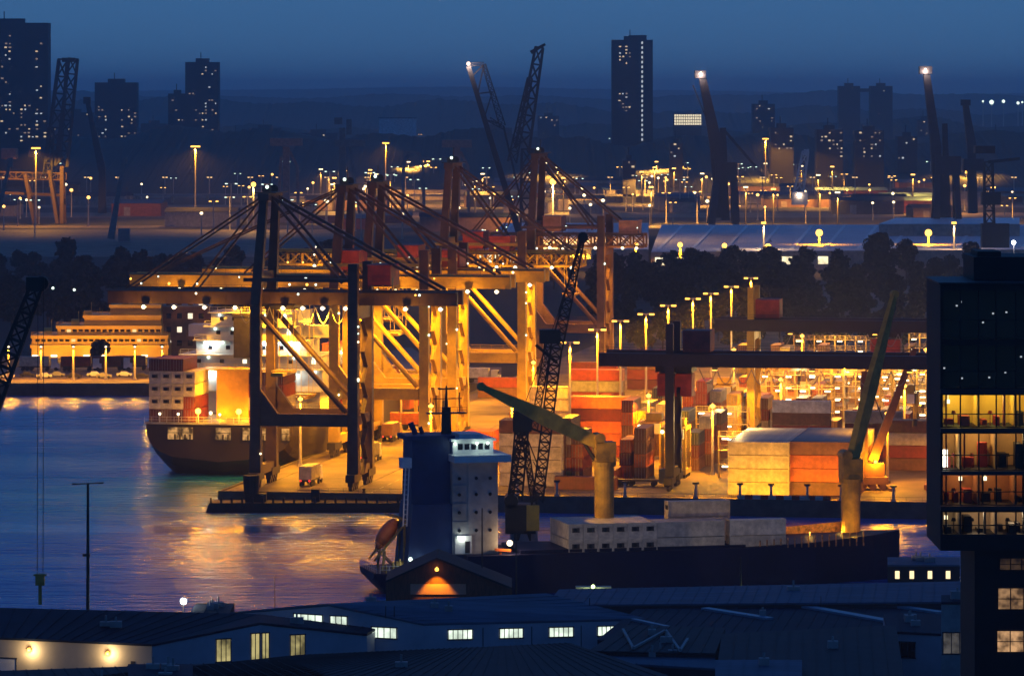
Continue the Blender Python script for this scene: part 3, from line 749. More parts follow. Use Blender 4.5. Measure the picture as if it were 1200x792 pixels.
    for k in range(9): m.tube((2 + k*1.1, -5.6 - .1*k, .7), (2 + k*1.1, -5.6 - .1*k, 2.0 + (k % 3)*.5), .16 + .06*(k % 2), n=7)
    for k in range(3): m.tube((4 + k*3, -3.5, 1.6), (5.2 + k*3, -3.5, 1.6), .8, n=12)
    m.build('mooring_gear', olive_m, root)
    for (px, py, pw, bm) in ((481, 655, 500, bulb_c), (501, 657, 500, bulb_c)):
        xx, zz = at(px, py, -7); m = MB(); m.ball((xx, -7.0, zz), .34, 8, 5); m.tube((xx, -6.9, .8), (xx, -6.9, zz), .07, n=5); b_ = m.build('deck_lamp', bm, root); lamp(b_, (xx, -7.5, zz - .5), pw*.3, COOL, .2)
    xx, zz = at(597, 636, -6); m = MB(); m.ball((xx, -6.2, zz), .5, 10, 7); m.build('deck_lamp', bulb_w, root); lamp(root, (xx, -6.9, zz + .2), 900, WARM, .3)
    m = MB(); m.bar((xx - 2.4, -6, zz - 1), (xx + .2, -6, zz - 1.2), .6, .4); m.tube((xx - 1.5, -6, 3.3), (xx - 1.5, -6, zz - 1), .2); m.build('deck_locker', orange_m, root)
    # deck cranes
    def deck_crane(px, pyt, tip, name_lab, thick=2.7, strut=None, tipd=0.0):
        cx, ct = at(px, pyt, 3.5)
        m = MB(); m.tube((cx, 3.5, 3.3), (cx, 3.5, ct - 4.6), 1.62, 1.62, n=20); ps = m.build('crane_pedestal', olive_m, root)
        m = MB(); m.tube((cx, 3.5, ct - 4.6), (cx, 3.5, ct - 3.9), 2.0, n=20); m.box(cx - 1.7, cx + 1.7, 2.1, 5.0, ct - 3.9, ct - .6); m.tube((cx - 1.0, 2.1, ct), (cx - 1.0, 4.9, ct), .9, n=14); m.rail([(cx - 2, 1.6, ct - 4), (cx + 2, 1.6, ct - 4)], 1, 1, .06)
        m.build('crane_house', olive_m, ps)
        m = MB(); m.ball((cx - 1.2, 1.2, 4.2), .16, 8, 5); b_ = m.build('pedestal_fill_lamp', bulb_s, ps); lamp(b_, (cx - 1.6, -3.6, 5.5), 1500, (1, .45, .02), .2)  # fill lamp added to warm the crane column
        tx, tz = at(tip[0], tip[1], 3.5 + tipd)
        m = MB(); r0 = Vector((cx - (.8 if tx < cx else -.2), 3.5, ct - 1)); t_ = Vector((tx, 3.5 + tipd, tz)); mid = r0.lerp(t_, .45)
        m.bar(r0, mid, 1.3, 1.9, 1.25, thick); m.bar(mid, t_, 1.25, thick, .8, .9); m.tube(t_ + Vector((0, -.5, 0)), t_ + Vector((0, .5, 0)), .7, n=10)
        jb = m.build('crane_jib', mat('jib_dark_ochre', (0.42, 0.29, 0.05), .6, var=.3), ps)
        if strut:
            m = MB(); sx, sz = at(strut[0], strut[1], 3.5); m.tube((cx - 1.6, 3.5, ct - 3.6), (sx, 3.5, sz), .32, n=8); m.build('luffing_ram', steel_m, ps)
        return ps
    deck_crane(708, 513, (564, 453), 'aft', strut=(672, 498))
    deck_crane(997, 533, (1048, 345), 'forward', thick=2.3, tipd=6)
    # reefers on the hatch
    Mw = Matrix.Translation(P0) @ Matrix.Rotation(rz, 4, 'Z')
    def put(x, y, z, L, label, kind='reefer', rr=0, col='cream'): container(Mw @ Vector((x, y, z)), rz + rr, col, L, label, 'white containers on the deck of the small feeder ship', kind)
    # far row: ends towards the camera; near rows lie lengthwise
    ex, _ = at(672, 620, -6)
    for c in range(12):
        for k in range(2):
            if k == 1 and c > 11: continue
            x = ex + c*2.5*.56
    xA, _ = at(665, 620, -6); xB, _ = at(770, 620, -6); n = 5
    for k in range(2):
        for c in range(6):
            put(xA + 1.25 + c*2.5, -.6, 2.75 + k*2.6, 12.19, 'white refrigerated container, %s of six on the feeder deck, %s tier' % (['first', 'second', 'third', 'fourth', 'fifth', 'sixth'][c], ['lower', 'upper'][k]), rr=math.pi/2)
    x2, _ = at(801, 625, -4)
    for k in range(2):
        put(x2 + .2, -5.2, 2.75 + k*2.6, 12.19, 'long pale container lying lengthwise, left of the dark gap, %s tier' % ['lower', 'upper'][k], 'blank')
        put(x2 + 12.0, -5.2, 2.75 + k*2.6, 9.6, 'shorter pale container right of the dark gap, %s tier' % ['lower', 'upper'][k], 'blank')
        put(x2 + .2, -2.6, 2.75 + k*2.6, 12.19, 'pale container hidden behind the long lengthwise one, %s tier' % ['lower', 'upper'][k], 'blank')
    x3, _ = at(818, 603, 1)
    put(x3, 1.5, 7.95, 10.6, 'single white refrigerated container raised above the others, dark fan end', 'reefer')
    put(x3, 1.5, 5.35, 10.6, 'white container under the single raised one', 'reefer')
    put(x3, 1.5, 2.75, 10.6, 'white container at the foot of the raised pile', 'reefer')
feeder()

# ================================================================ lattice harbour crane behind the feeder
def lattice_crane():
    Y = 722; k = Y/F
    bx = wx(614, Y); root = thing('harbour_crane', (bx, Y, 0), 0, 'black lattice harbour crane with a yellow cab panel, jib raised across the yard', 'crane')
    q = lambda px, py: (wx(px, Y) - bx, H - (py-HY)*k)
    black = mat('lattice_black', (0.015, 0.014, 0.013), .6, var=.3)
    m = MB(); m.box(-8, 8, -6, 6, -4.2, -1.2); m.build('pontoon', steel_m, root)
    m = MB(); m.tube((0, 0, -1.2), (0, 0, 5.2), 2.6, 2.2, n=16); m.build('pedestal', grey_m, root)
    m = MB()
    x0, z0 = q(592, 632); x1, z1 = q(636, 588); 
    m.box(x0, x1 - 1.2, -2.4, 2.4, z0 + 1.2, z1 - .3); m.box(x0 + 1.5, x1 - 2, -2.2, 2.2, z0, z0 + 1.2); m.tube((x0 + 1, -2.4, z1 + .3), (x0 + 1, 2.4, z1 + .3), 1.2, n=12)
    hs = m.build('machine_house', black, root)
    m = MB(); xa, za = q(617, 620); xb2, zb2 = q(632, 590); m.box(xa, xb2, -2.5, -2.41, za, zb2); m.build('side_panel', crane_yel, hs)
    # tower A-frame
    for (a, b) in (((597, 590), (611, 500)), ((626, 590), (613, 500))):
        for y in (-2, 2):
            xa, za = q(*a); xb2, zb2 = q(*b)
            mm = MB(); mm.truss((xa, y, za), (xb2, y*.5, zb2), .9, .9, 9, .13); mm.build('tower_leg', black, root)
    xt, zt = q(612, 498)
    m = MB(); m.box(xt - 1.6, xt + 1.6, -2, 2, zt - 1, zt + 2.6); xr, zr = q(636, 500); m.bar((xt, 0, zt), (xr, 0, zr - 1), .35)
    m.truss(q(604, 585)[:1] + (0,) + q(604, 585)[1:], (xt, 0, zt), 2.2, 2.2, 9, .2)
    m.build('tower_head', black, root)
    jx, jz = q(630, 588); mx, mz = q(652, 408); tx, tz = q(683, 278)
    m = MB(); m.truss((jx, 0, jz), (mx, 0, mz), 1.7, 1.9, 18, .17, 1.8, 2.0); m.truss((mx, 0, mz), (tx, 0, tz), 1.8, 2.0, 14, .17, .7, .7); m.tube((tx, -.4, tz), (tx, .4, tz), .9, n=10)
    jb = m.build('jib', black, root)
    m = MB(); cx, cz = q(650, 372)
    m.truss((q(626, 502)[0], 0, q(626, 502)[1]), (q(643, 398)[0], 0, q(643, 398)[1]), 1.1, 1.1, 12, .13)
    m.box(cx - 2.6, cx + 1.0, -1.6, 1.6, q(0, 402)[1], q(0, 386)[1]); m.bar((cx - 3.2, 0, q(0, 404)[1]), (cx + .4, 0, q(0, 425)[1]), .5); m.build('counterweight', black, jb)
    m = MB(); m.bar((tx, 0, tz), (q(655, 365)[0], 0, q(655, 365)[1]), .35); m.bar((q(655, 365)[0], 0, q(655, 365)[1]), (xt, 0, zt + 2.4), .14); m.bar((q(636, 560)[0], 0, q(0, 560)[1]), (xt, 0, zt), .2); m.build('stay', black, jb)
    m = MB()
    for (a, b) in (((622, 590), (640, 570)), ((640, 570), (636, 545)), ((640, 570), (625, 540)), ((618, 560), (640, 570))): m.bar((q(*a)[0], -1, q(*a)[1]), (q(*b)[0], -1, q(*b)[1]), .14)
    m.build('ladder_frame', black, root)
lattice_crane()

# ================================================================ mobile crane on the quay edge, right
def mobile_crane():
    Y = 838; bx = wx(1016, Y); k = Y/F; root = thing('mobile_harbour_crane', (bx, Y, 0), 0, 'brown mobile harbour crane beside the big stack, two arms in a V', 'crane')
    q = lambda px, py: (wx(px, Y) - bx, H - (py-HY)*k)
    br = mat('mobile_crane_brown', (0.20, 0.09, 0.05), .6, var=.3)
    m = MB(); m.cb(0, 0, 1.2, 8, 5, 1.4)
    for x in (-3, -1, 1, 3):
        for y in (-2.3, 1.9): m.tube((x, y, .7), (x, y + .4, .7), .7, n=12)
    for x in (-4.6, 4.6): m.box(x - .6, x + .6, -4, 4, 0, .6); m.box(min(x,0), max(x,0), -.4, .4, 1.2, 1.7)
    m.build('chassis', br, root)
    m = MB(); m.cb(.5, 0, 2.6, 5.6, 3.6, 2.6); m.build('machine_house', br, root)
    a = q(1010, 555); b = q(1013, 435); m = MB(); m.bar((a[0], 0, a[1]), (b[0], 0, b[1]), 2.2, 2.0, 1.2, 1.2); tw = m.build('tower', br, root)
    c = q(1022, 540); d = q(1072, 408); m = MB(); m.bar((c[0], -.5, c[1]), (d[0], -.5, d[1]), 1.6, 1.9, .9, 1.0); m.build('arm', br, root)
    m = MB(); m.bar((b[0], 0, b[1]), (d[0], -.5, d[1] + .4), .18); m.bar((b[0], .6, b[1]), (c[0] + 3, .6, c[1] + 6), .18); m.tube((d[0], -.5, d[1]), (d[0], -.5, d[1] - 14), .07); m.cb(d[0], -.5, d[1] - 15.2, .8, .8, 1.3); m.build('stay', steel_m, tw)
    m = MB(); m.ball((1.5, -2.1, 5.6), .35, 8, 5); m.build('bulb', bulb_s, root)
    lamp(root, (1.5, -3, 5.8), 5000, SOD, .3)
mobile_crane()

# ================================================================ container stacks in the yard
rndc = random.Random(5)
BUR = {}
def buried(s, t, k, c, L):
    """boxes that nothing but their neighbours can see go into one mass"""
    BUR.setdefault('m', MB()); p = T(s, t, k*2.6); m = container_mesh(L, detail=False); R_ = Matrix.Translation(p) @ Matrix.Rotation(-A, 4, 'Z')
    BUR['m'].add([R_ @ Vector(v) for v in m.v], m.f)
def facing_block(px, Y, L, cols_tiers, rows, what, grp, gap=0.12, dt=0.0, kind='blank', colfun=None, shift=0.0):
    """long sides facing the basin; px is the left end of the front face. cols_tiers: colours bottom to top."""
    s0, t0 = st(px, Y); n = len(cols_tiers)
    for r in range(rows):
        for k, col in enumerate(cols_tiers):
            c = colfun(r, k, col) if colfun else col
            if c is None: continue
            if r > 0 and k < n-1: buried(s0 + 1.22 + r*(2.44+gap), t0 + L/2, k, c, L); continue
            s = s0 + 1.22 + r * (2.44 + gap) ; t = t0 + L/2 + dt + r*shift
            if r == 0: lb = '%s container, %s tier of the %s' % (c, tier_name(k, n), what)
            elif k == n-1: lb = '%s container on top of the %s, %s row back' % (c, what, ['', 'first', 'second', 'third', 'fourth', 'fifth', 'sixth', 'seventh', 'eighth', 'ninth', 'tenth', 'eleventh', 'twelfth', 'thirteenth', 'fourteenth', 'fifteenth'][r])
            else: lb = 'container buried inside the %s below its roof' % what
            container(T(s, t, k*2.6), -A, c, L, lb, grp, kind)
facing_block(853, 826, 11.9, ['cream']*4, 14, 'big cream block', 'big cream block by the water')
facing_block(926, 826, 13.3, ['brown', 'orange', 'orange', 'brown'], 14, 'big brown and orange block', 'big brown and orange block by the water', kind='plain2', colfun=lambda r, k, c: c if (r == 0 or k < 3) else 'grey')
facing_block(585, 846, 12.5, ['cream', 'cream', 'cream', 'cream', 'brown'], 3, 'cream wall beside the lattice crane', 'cream wall of containers in mid yard')
facing_block(620, 905, 8.5, ['cream', 'cream', 'cream', 'cream', 'cream', 'cream'], 1, 'pale stack behind the lattice crane', 'pale stack behind the lattice crane')
facing_block(668, 912, 12.4, ['rust-red', 'orange', 'orange', 'maroon', 'orange'], 2, 'banded orange block', 'banded orange block in mid yard')
facing_block(668, 1000, 12.2, ['brown', 'rust-red', 'rust-red', 'grey', 'rust-red'], 2, 'block behind the banded orange one', 'block behind the banded orange one')
facing_block(545, 884, 5.9, ['rust-red', 'rust-red', 'rust-red'], 3, 'short stack above the feeder bridge', 'short rust-red stack in front of the open apron')
facing_block(560, 1090, 12.2, ['brown', 'rust-red'], 1, 'low far pile on the apron', 'low far piles on the apron')
facing_block(650, 838, 12.2, ['maroon'], 1, 'single low row at the quay edge', 'low row at the quay edge')
facing_block(668, 1110, 12.2, ['rust-red', 'grey', 'rust-red'], 1, 'distant red and grey pile', 'distant red and grey piles')
facing_block(735, 1120, 12.2, ['maroon', 'rust-red', 'brown', 'rust-red'], 1, 'distant pile beside the grey one', 'distant red and grey piles')
facing_block(905, 900, 12.2, ['brown', 'orange', 'rust-red', 'brown', 'white'], 1, 'stack just behind the big cream block', 'stacks just behind the big blocks')
facing_block(990, 905, 12.2, ['maroon', 'brown', 'maroon', 'grey'], 1, 'stack just behind the big brown block', 'stacks just behind the big blocks')
facing_block(1035, 880, 12.2, ['brown', 'rust-red', 'cream', 'brown'], 2, 'stack behind the mobile crane', 'stacks just behind the big blocks')
# columns seen end on
def end_col(px, Y, tiers, what, grp):
    s0, t0 = st(px, Y); n = len(tiers)
    for k, c in enumerate(tiers): container(T(s0 + 6.1, t0, k*2.6), math.pi/2 - A, c, 12.19, '%s end-on container, %s tier of the %s' % (c, tier_name(k, n), what), grp)
ends = [(662, 850, ['yellow','orange','brown','cream','brown']), (676, 850, ['brown','rust-red','orange','brown']), (733, 862, ['orange','maroon','orange']), (750, 858, ['brown','orange','brown','brown']),
        (712, 850, ['orange']), (735, 900, ['orange','maroon','brown','orange','maroon']), (752, 905, ['orange','brown','orange','yellow']), (768, 915, ['brown','brown','maroon']), 
        (800, 905, ['brown','cream','maroon','dark blue']), (812, 880, ['brown','maroon','dark blue']), (826, 890, ['brown','orange','rust-red','cream']), (838, 900, ['maroon','orange','orange','brown']),
        (822, 960, ['rust-red','dark blue','maroon','rust-red','rust-red']), (838, 965, ['brown','orange','orange','cream']), (858, 955, ['yellow','yellow','cream','yellow']), (872, 985, ['dark blue','maroon','dark blue'])]
who = ['yellow footed column right of the cream wall', 'mixed column second from the cream wall', 'orange maroon column left of the gantry', 'brown column hugging the front gantry leg',
       'lone orange box beside the deck crane', 'tall banded column behind the deck crane', 'orange column behind the gantry leg', 'brown column under the front gantry cab',
       'mixed column right of the gantry cab', 'low dark column', 'orange topped column nearest the cream block', 'maroon footed column behind it',
       'red and blue tower near the gantry', 'orange tower next to the red and blue one', 'yellow tower under the rear gantry', 'dark blue pile behind the yellow tower']
for (px, Y, tr), wh in zip(ends, who): end_col(px, Y, tr, wh, 'columns seen end on in mid yard')
rn2 = random.Random(64); spots2 = [(690, 930), (705, 985), (722, 960), (742, 970), (757, 1000), (775, 960), (790, 1010), (806, 1000), (700, 1050), (735, 1040), (770, 1050), (810, 1045), (845, 1020)]
for i, (px, Y) in enumerate(spots2):
    tr = [rn2.choice(('rust-red', 'brown', 'orange', 'maroon', 'dark blue', 'cream', 'grey')) for _ in range(rn2.choice((1, 2, 2, 3)))]
    end_col(px, Y, tr, '%s loose pile in mid yard' % ['leftmost', 'second', 'third', 'fourth', 'fifth', 'sixth', 'seventh', 'eighth', 'far left', 'far second', 'far third', 'far fourth', 'far fifth'][i], 'loose piles of containers in mid yard')
# the busy stacks on the right
rows_ = [(985, 'front row'), (1030, 'second row'), (1080, 'third row'), (1135, 'fourth row'), (1190, 'back row')]
nm_ = ['leftmost', 'second', 'third', 'fourth', 'fifth', 'sixth', 'seventh', 'eighth', 'ninth', 'tenth', 'eleventh', 'twelfth', 'rightmost']
for Y, rn in rows_:
    i = 0; px = 872 + (1190 - Y)*.05
    while px < 1086 and i < 12:
        n = rndc.choice((1, 2, 2, 3, 3, 4)); cols = [rndc.choice(('rust-red', 'orange', 'brown', 'cream', 'brown', 'maroon', 'grey', 'white', 'yellow')) for _ in range(n)]
        s0, t0 = st(px, Y)
        for k, c in enumerate(cols): container(T(s0, t0, k*2.6), math.pi/2 - A, c, 12.19, '%s container, %s tier, %s pile in the %s of the busy stacks' % (c, tier_name(k, n), nm_[i], rn), 'busy stacks under the gantries on the right')
        px += rndc.choice((15, 18, 24, 30)); i += 1
tag(BUR['m'].build('stacked_containers', CM['brown']), 'containers buried inside the yard blocks', kind='stuff')
# reefer racks: steel frames with walkways and small bright lamps
rack_m = mat('reefer_rack_steel', (0.55, 0.36, 0.08), .5, var=.3)
def rack(px, Y, n, lvl, label):
    s0, t0 = st(px, Y); root = thing('reefer_rack', T(s0, t0), -A, label, 'steel rack', 'steel racks with walkways between the stacks')
    m = MB(); Lx = n*2.9
    for i in range(n+1):
        for y in (0, 1.6): m.bar((i*2.9, y, 0), (i*2.9, y, lvl*2.8 + 1), .22)
    m.build('frame', rack_m, root)
    for k in range(1, lvl+1):
        m = MB(); m.box(-.2, Lx + .2, -.2, 1.8, k*2.8, k*2.8 + .12); m.rail([(0, -.2, k*2.8 + .1), (Lx, -.2, k*2.8 + .1)], 1.1, 1.45, .07); m.build('walkway', rack_m, root)
    for i in range(0, n, 2):
        for k in range(lvl):
            if (i + k*3) % 4 == 3: continue
            m = MB(); m.cb(i*2.9 + 1.4, -.2, k*2.8 + 2.3, 1.3, .3, .3); m.build('bulb', bulb_rack, root)
    lamp(root, (Lx/2, -4, lvl*2.8 + 4), 9000, (1, .6, .2), .4)
bulb_rack = emi('rack_lamp', (1.0, .82, .45), 7)
for i, (px, Y, n, lv, lb) in enumerate(((905, 1000, 5, 3, 'yellow steel rack at the left of the busy stacks'), (945, 1010, 7, 4, 'tall yellow rack with bright lamps in the middle of the busy stacks'), (1045, 1000, 5, 4, 'yellow rack with lamps behind the leaning brown arm'),
        (900, 1100, 6, 3, 'rack deep in the yard on the left'), (960, 1110, 7, 3, 'rack deep in the yard in the middle'), (1030, 1120, 6, 3, 'rack deep in the yard on the right'), (930, 1200, 9, 3, 'rack at the back edge of the yard'), (815, 930, 4, 3, 'rack left of the big cream block'), (842, 862, 3, 3, 'low rack touching the shadow of the cream block'))):
    rack(px, Y, n, lv, lb)
for i, (px, Y, n, lv, lb) in enumerate(((975, 1050, 6, 4, 'rack between the busy stacks, behind the tall yellow one'), (1020, 1060, 5, 3, 'rack between the busy stacks, left of the brown arm'), (890, 1050, 5, 3, 'rack just behind the rear gantry leg'), (1065, 1160, 5, 4, 'rack by the tower edge, deep in the yard'), (880, 1150, 5, 2, 'low rack deep in the yard, far left'))):
    rack(px, Y, n, lv, lb)

# ================================================================ trucks, cars and other vehicles
tyre_m = mat('tyre_rubber', (0.02, 0.02, 0.02), .9); red_lamp = emi('tail_lamp', (1, .04, .02), 4)
def truck(loc, rz, label, body, cabm, grp='trucks and trailers on the quay', box=True, lights=True):
    r = thing('truck', loc, rz, label, 'truck', grp)
    m = MB(); m.box(-8.4, 1.0, -1.15, 1.15, 1.0, 1.35); m.build('chassis', steel_m, r)
    if box:
        m = MB(); m.box(-8.4, -.2, -1.25, 1.25, 1.38, 4.0)
        for k in range(12): m.box(-8.2 + .66*k, -8.0 + .66*k, -1.29, 1.29, 1.5, 3.9)
        m.build('cargo_box', body, r)
    m = MB(); m.xprism([(-1.2, .7), (1.2, .7), (1.2, 3.5), (-1.2, 3.5)], .5, 2.3); m.box(2.3, 2.9, -1.2, 1.2, .7, 2.1); cb_ = m.build('cab', cabm, r)
    m = MB(); m.box(2.3, 2.34, -1.05, 1.05, 2.25, 3.2); m.build('windscreen', glass_dk, cb_)
    for x in (-7.4, -6.2, -5.0, -.6, 1.9):
        for y in (-1.22, .92):
            m = MB(); m.tube((x, y, .52), (x, y + .3, .52), .52, n=12); m.build('wheel', tyre_m, r)
    if lights:
        for y in (-.9, .9):
            m = MB(); m.cb(2.95, y, .95, .12, .35, .3); m.build('headlight', bulb_w, cb_); m = MB(); m.cb(-8.45, y, 1.05, .1, .3, .25); m.build('tail_light', red_lamp, r)
    return r
def Tpx(px, Y): s0, t0 = st(px, Y); return T(s0, t0)
truck(Tpx(438, 905), math.pi/2 - A, 'grey box truck standing on the apron between the crane legs', CM['grey'], white_m)
truck(Tpx(462, 960), math.pi/2 - A, 'brown trailer truck on the apron behind the grey one', CM['brown'], CM['yellow'])
truck(Tpx(574, 1145), -A, 'white lorry parked far down the apron beside the fourth crane', CM['white'], white_m)
truck(Tpx(500, 985), -A, 'orange trailer lorry crossing the apron', CM['orange'], CM['orange'])
truck(Tpx(556, 925), -A, 'yellow truck on the open apron near the short red stack', CM['yellow'], CM['yellow'])
truck(Tpx(640, 990), -A, 'red trailer lorry in front of the distant stacks', CM['rust-red'], white_m)
truck(Tpx(368, 852), math.pi*.5 - A, 'cream tank lorry at the corner of the quay under the dark crane', CM['cream'], white_m)
truck(Tpx(770, 845), -A, 'dark flatbed truck beside the front gantry foot', CM['maroon'], CM['dark blue'], box=False)
def straddle(px, Y, label, paint, load):
    r = thing('straddle_carrier', Tpx(px, Y), math.pi/2 - A, label, 'straddle carrier', 'straddle carriers working in the yard')
    m = MB()
    for y in (-2.2, 2.2):
        for x in (-3.6, 3.6): m.bar((x, y, .9), (x, y, 9.6), .7)
        m.box(-4.4, 4.4, y - .35, y + .35, 9.6, 10.3); m.box(-4.6, 4.6, y - .4, y + .4, .8, 1.7)
    for x in (-3.6, 3.6): m.box(x - .35, x + .35, -1.84, 1.84, 9.6, 10.2)
    m.build('frame', paint, r)
    for x in (-3.4, -1.2, 1.2, 3.4):
        for y in (-2.45, 1.95):
            m = MB(); m.tube((x, y, .65), (x, y + .5, .65), .65, n=12); m.build('wheel', tyre_m, r)
    m = MB(); m.cb(-4.5, -1.4, 8.0, 1.6, 1.6, 2.0); m.build('cab', white_m, r)
    m = MB(); m.cb(2.6, 0, 10.3, 3, 3.4, 1.4); m.build('engine_box', paint, r)
    m = MB(); m.ball((-4.4, 2.2, 9.4), .4, 8, 5); m.ball((4.4, 2.2, 9.4), .4, 8, 5); m.build('bulb', bulb_w, r)
    if load: container(Tpx(px, Y) + Vector((0, 0, 3)), math.pi/2 - A, load, 12.19, '%s container carried inside the straddle carrier %s' % (load, label.split('carrier ')[-1]), 'carried containers')
straddle(792, 866, 'yellow straddle carrier beside the front gantry leg', crane_yel, 'maroon')
straddle(765, 880, 'yellow straddle carrier left of the gantry leg', crane_yel, None)
straddle(480, 1015, 'orange straddle carrier behind the yellow crane legs', crane_yel, 'orange')
straddle(848, 990, 'yellow straddle carrier under the rear gantry', crane_yel, 'cream')
straddle(1062, 965, 'yellow straddle carrier right of the busy stacks', crane_yel, 'rust-red')

fill_qlamp = mast_proto(2.6, .3, '', 3600, bulb_s, (1, .42, .0), pole_m, group='added low fill lamps along the front edge of the quay', name='quay_lamp', bulb_r=.16, aim=(0, 1, .12), cone=150)  # fill lamps added to brighten the fronts of the quayside stacks
for i, (px, lb) in enumerate(((600, 'before the cream wall'), (648, 'before the low maroon row'), (730, 'left of the front gantry foot'), (815, 'left of the big cream block'), (868, 'before the left half of the big cream block'), (905, 'before the right half of the big cream block'), (948, 'before the left of the big brown block'), (988, 'before the right of the big brown block'), (1050, 'by the slanting shed'))):
    o = fill_qlamp if i == 0 else copy_tree(fill_qlamp); s0, t0 = st(px, 818); o.location = T(-7.0, t0); o['label'] = 'added low quay edge fill lamp ' + lb
# painted lines on the apron, rails, barrier, low dark jetty
def apron():
    m = MB(); ln = mat('lane_paint', (0.6, 0.55, 0.4), .7, var=.3)
    for t in (24, 31, 38):
        for k in range(40): a = T(-4 + k*8, t - .12, .004); b = T(0 + k*8, t - .12, .004); c = T(0 + k*8, t + .12, .004); d = T(-4 + k*8, t + .12, .004); m.add([a, b, c, d], [(0, 3, 2, 1)])
    tag(m.build('road_markings', ln), 'dashed lane paint along the crane apron', 'marking', kind='structure')
    m = MB()
    for t in (0, 19.6):
        a, b = T(-7, t - .1), T(340, t - .1); c, d = T(340, t + .1), T(-7, t + .1); m.prism([(a.x, a.y), (b.x, b.y), (c.x, c.y), (d.x, d.y)][::-1], .004, .06)
    tag(m.build('pavement_rails', steel_m), 'steel crane rails sunk in the quay paving', 'rail', kind='structure')
    jm = mat('jetty_timber_dark', (0.02, 0.018, 0.02), .8, var=.4)
    Y0 = 824; x0, x1 = wx(242, Y0), wx(482, Y0)
    r = thing('jetty', (x0, Y0, -3), 0, 'low black jetty running along the foot of the lit quay corner', 'jetty')
    m = MB(); m.add([(0,-2,0),(x1-x0,-2,0),(x1-x0,4,0),(0,4,0),(.6,-2,1.9),(x1-x0,-2,1.9),(x1-x0,4,1.9),(.6,4,1.9)], [(0,3,2,1),(4,5,6,7),(0,1,5,4),(1,2,6,5),(2,3,7,6),(3,0,4,7)]); m.build('deck', jm, r)
    m = MB(); 
    for k in range(20): m.tube((1 + k*2, -1.8, 0), (1 + k*2, -1.8, 2.9), .22, n=7)
    m.build('pile', jm, r)
    m = MB(); m.cb(9.5, 1, 1.9, 4, 3, 1.6); m.cb(21, 1, 1.9, 1.6, 2, 2.4); m.tube((8.6, .5, 3.5), (8.6, .5, 7), 1.4, 1.6, n=14); m.build('winch', jm, r)
    # red and white barrier at the quay edge
    rw = mat('barrier_red', (0.6, .05, .03), .6); 
    b = thing('barrier', T(-6.5, 96), -A, 'low red and white striped barrier at the quay edge on the right', 'barrier')
    for k in range(12): m = MB(); m.box(k*1.5, k*1.5 + 1.45, -.3, .3, 0, .9); m.build('segment', rw if k % 2 else white_m, b)
    # quay fence rail
    f = thing('quay_rail', T(-7.2, 0), -A, 'thin steel railing along the front edge of the quay', 'railing')
    m = MB(); m.rail([(10, 0, 0), (180, 0, 0)], 1.0, 3, .05); m.build('rail', rope_m, f)
    # slanting conveyor-like wall on the right
    for k in range(5):
        n = 5 - k
    s0, t0 = st(1035, 838); w_ = thing('sloped_shed', T(s0, t0 + 8), -A, 'low red-brown shed with a slanting roof edge left of the apartment tower', 'shed')
    m = MB(); m.add([(0, 0, 0), (26, 0, 0), (26, 0, 3), (0, 0, 1), (0, 45, 0), (26, 45, 0), (26, 45, 3), (0, 45, 1)], [(0,3,2,1)[::-1], (4,5,6,7)[::-1], (0,1,5,4)[::-1], (1,2,6,5), (2,3,7,6), (3,0,4,7)]); m.build('roof', mat('shed_roof_brown', (.3, .12, .07), .6, var=.3), w_)
apron()
for i, (px, Y, lb) in enumerate(((436, 838, 'near the landside leg'), (520, 842, 'out on the open apron'), (640, 836, 'before the cream wall'))):
    m = MB(); m.cb(0, 0, 0, .7, .7, .3); m.tube((0, 0, .3), (0, 0, .8), .22, .32, n=10); m.tube((0,0,.8),(0,0,.95),.38,n=10)
    tag(m.build('bollard', steel_m), 'black mooring bollard at the quay edge ' + lb, 'bollard', 'mooring bollards').location = T(-6, st(px, Y)[1], 0)
print('containers', NCONT)

# ================================================================ near shore buildings
def P(px, py, z): Y = F*(H - z)/(py - HY); return Vector((wx(px, Y), Y, z))
roof_blue = mat('sheet_roof_blue_grey', (0.07, 0.13, 0.19), .7, spec=.2, var=.25, scale=.12, stretch=(1, 4, 1))
roof_navy = mat('sheet_roof_dark', (0.014, 0.024, 0.05), .75, spec=.15, var=.3, scale=.15)
roof_black = mat('felt_roof_black', (0.015, 0.017, 0.025), .8, var=.4, scale=.3)
wall_cream = mat('cream_wall', (0.62, 0.52, 0.36), .7, var=.15, scale=.15)
wall_slate = mat('slate_clad_wall', (0.46, 0.46, 0.50), .65, var=.15, scale=.2)
wall_dark = mat('dark_clad_wall', (0.03, 0.03, 0.04), .7, var=.3)
win_cool = emi('window_cool_lit', (.85, 1.0, .82), 1.1, var=.35, scale=.6)
win_warm = emi('window_warm_lit', (.9, .75, .3), .35, var=.7, scale=.5)
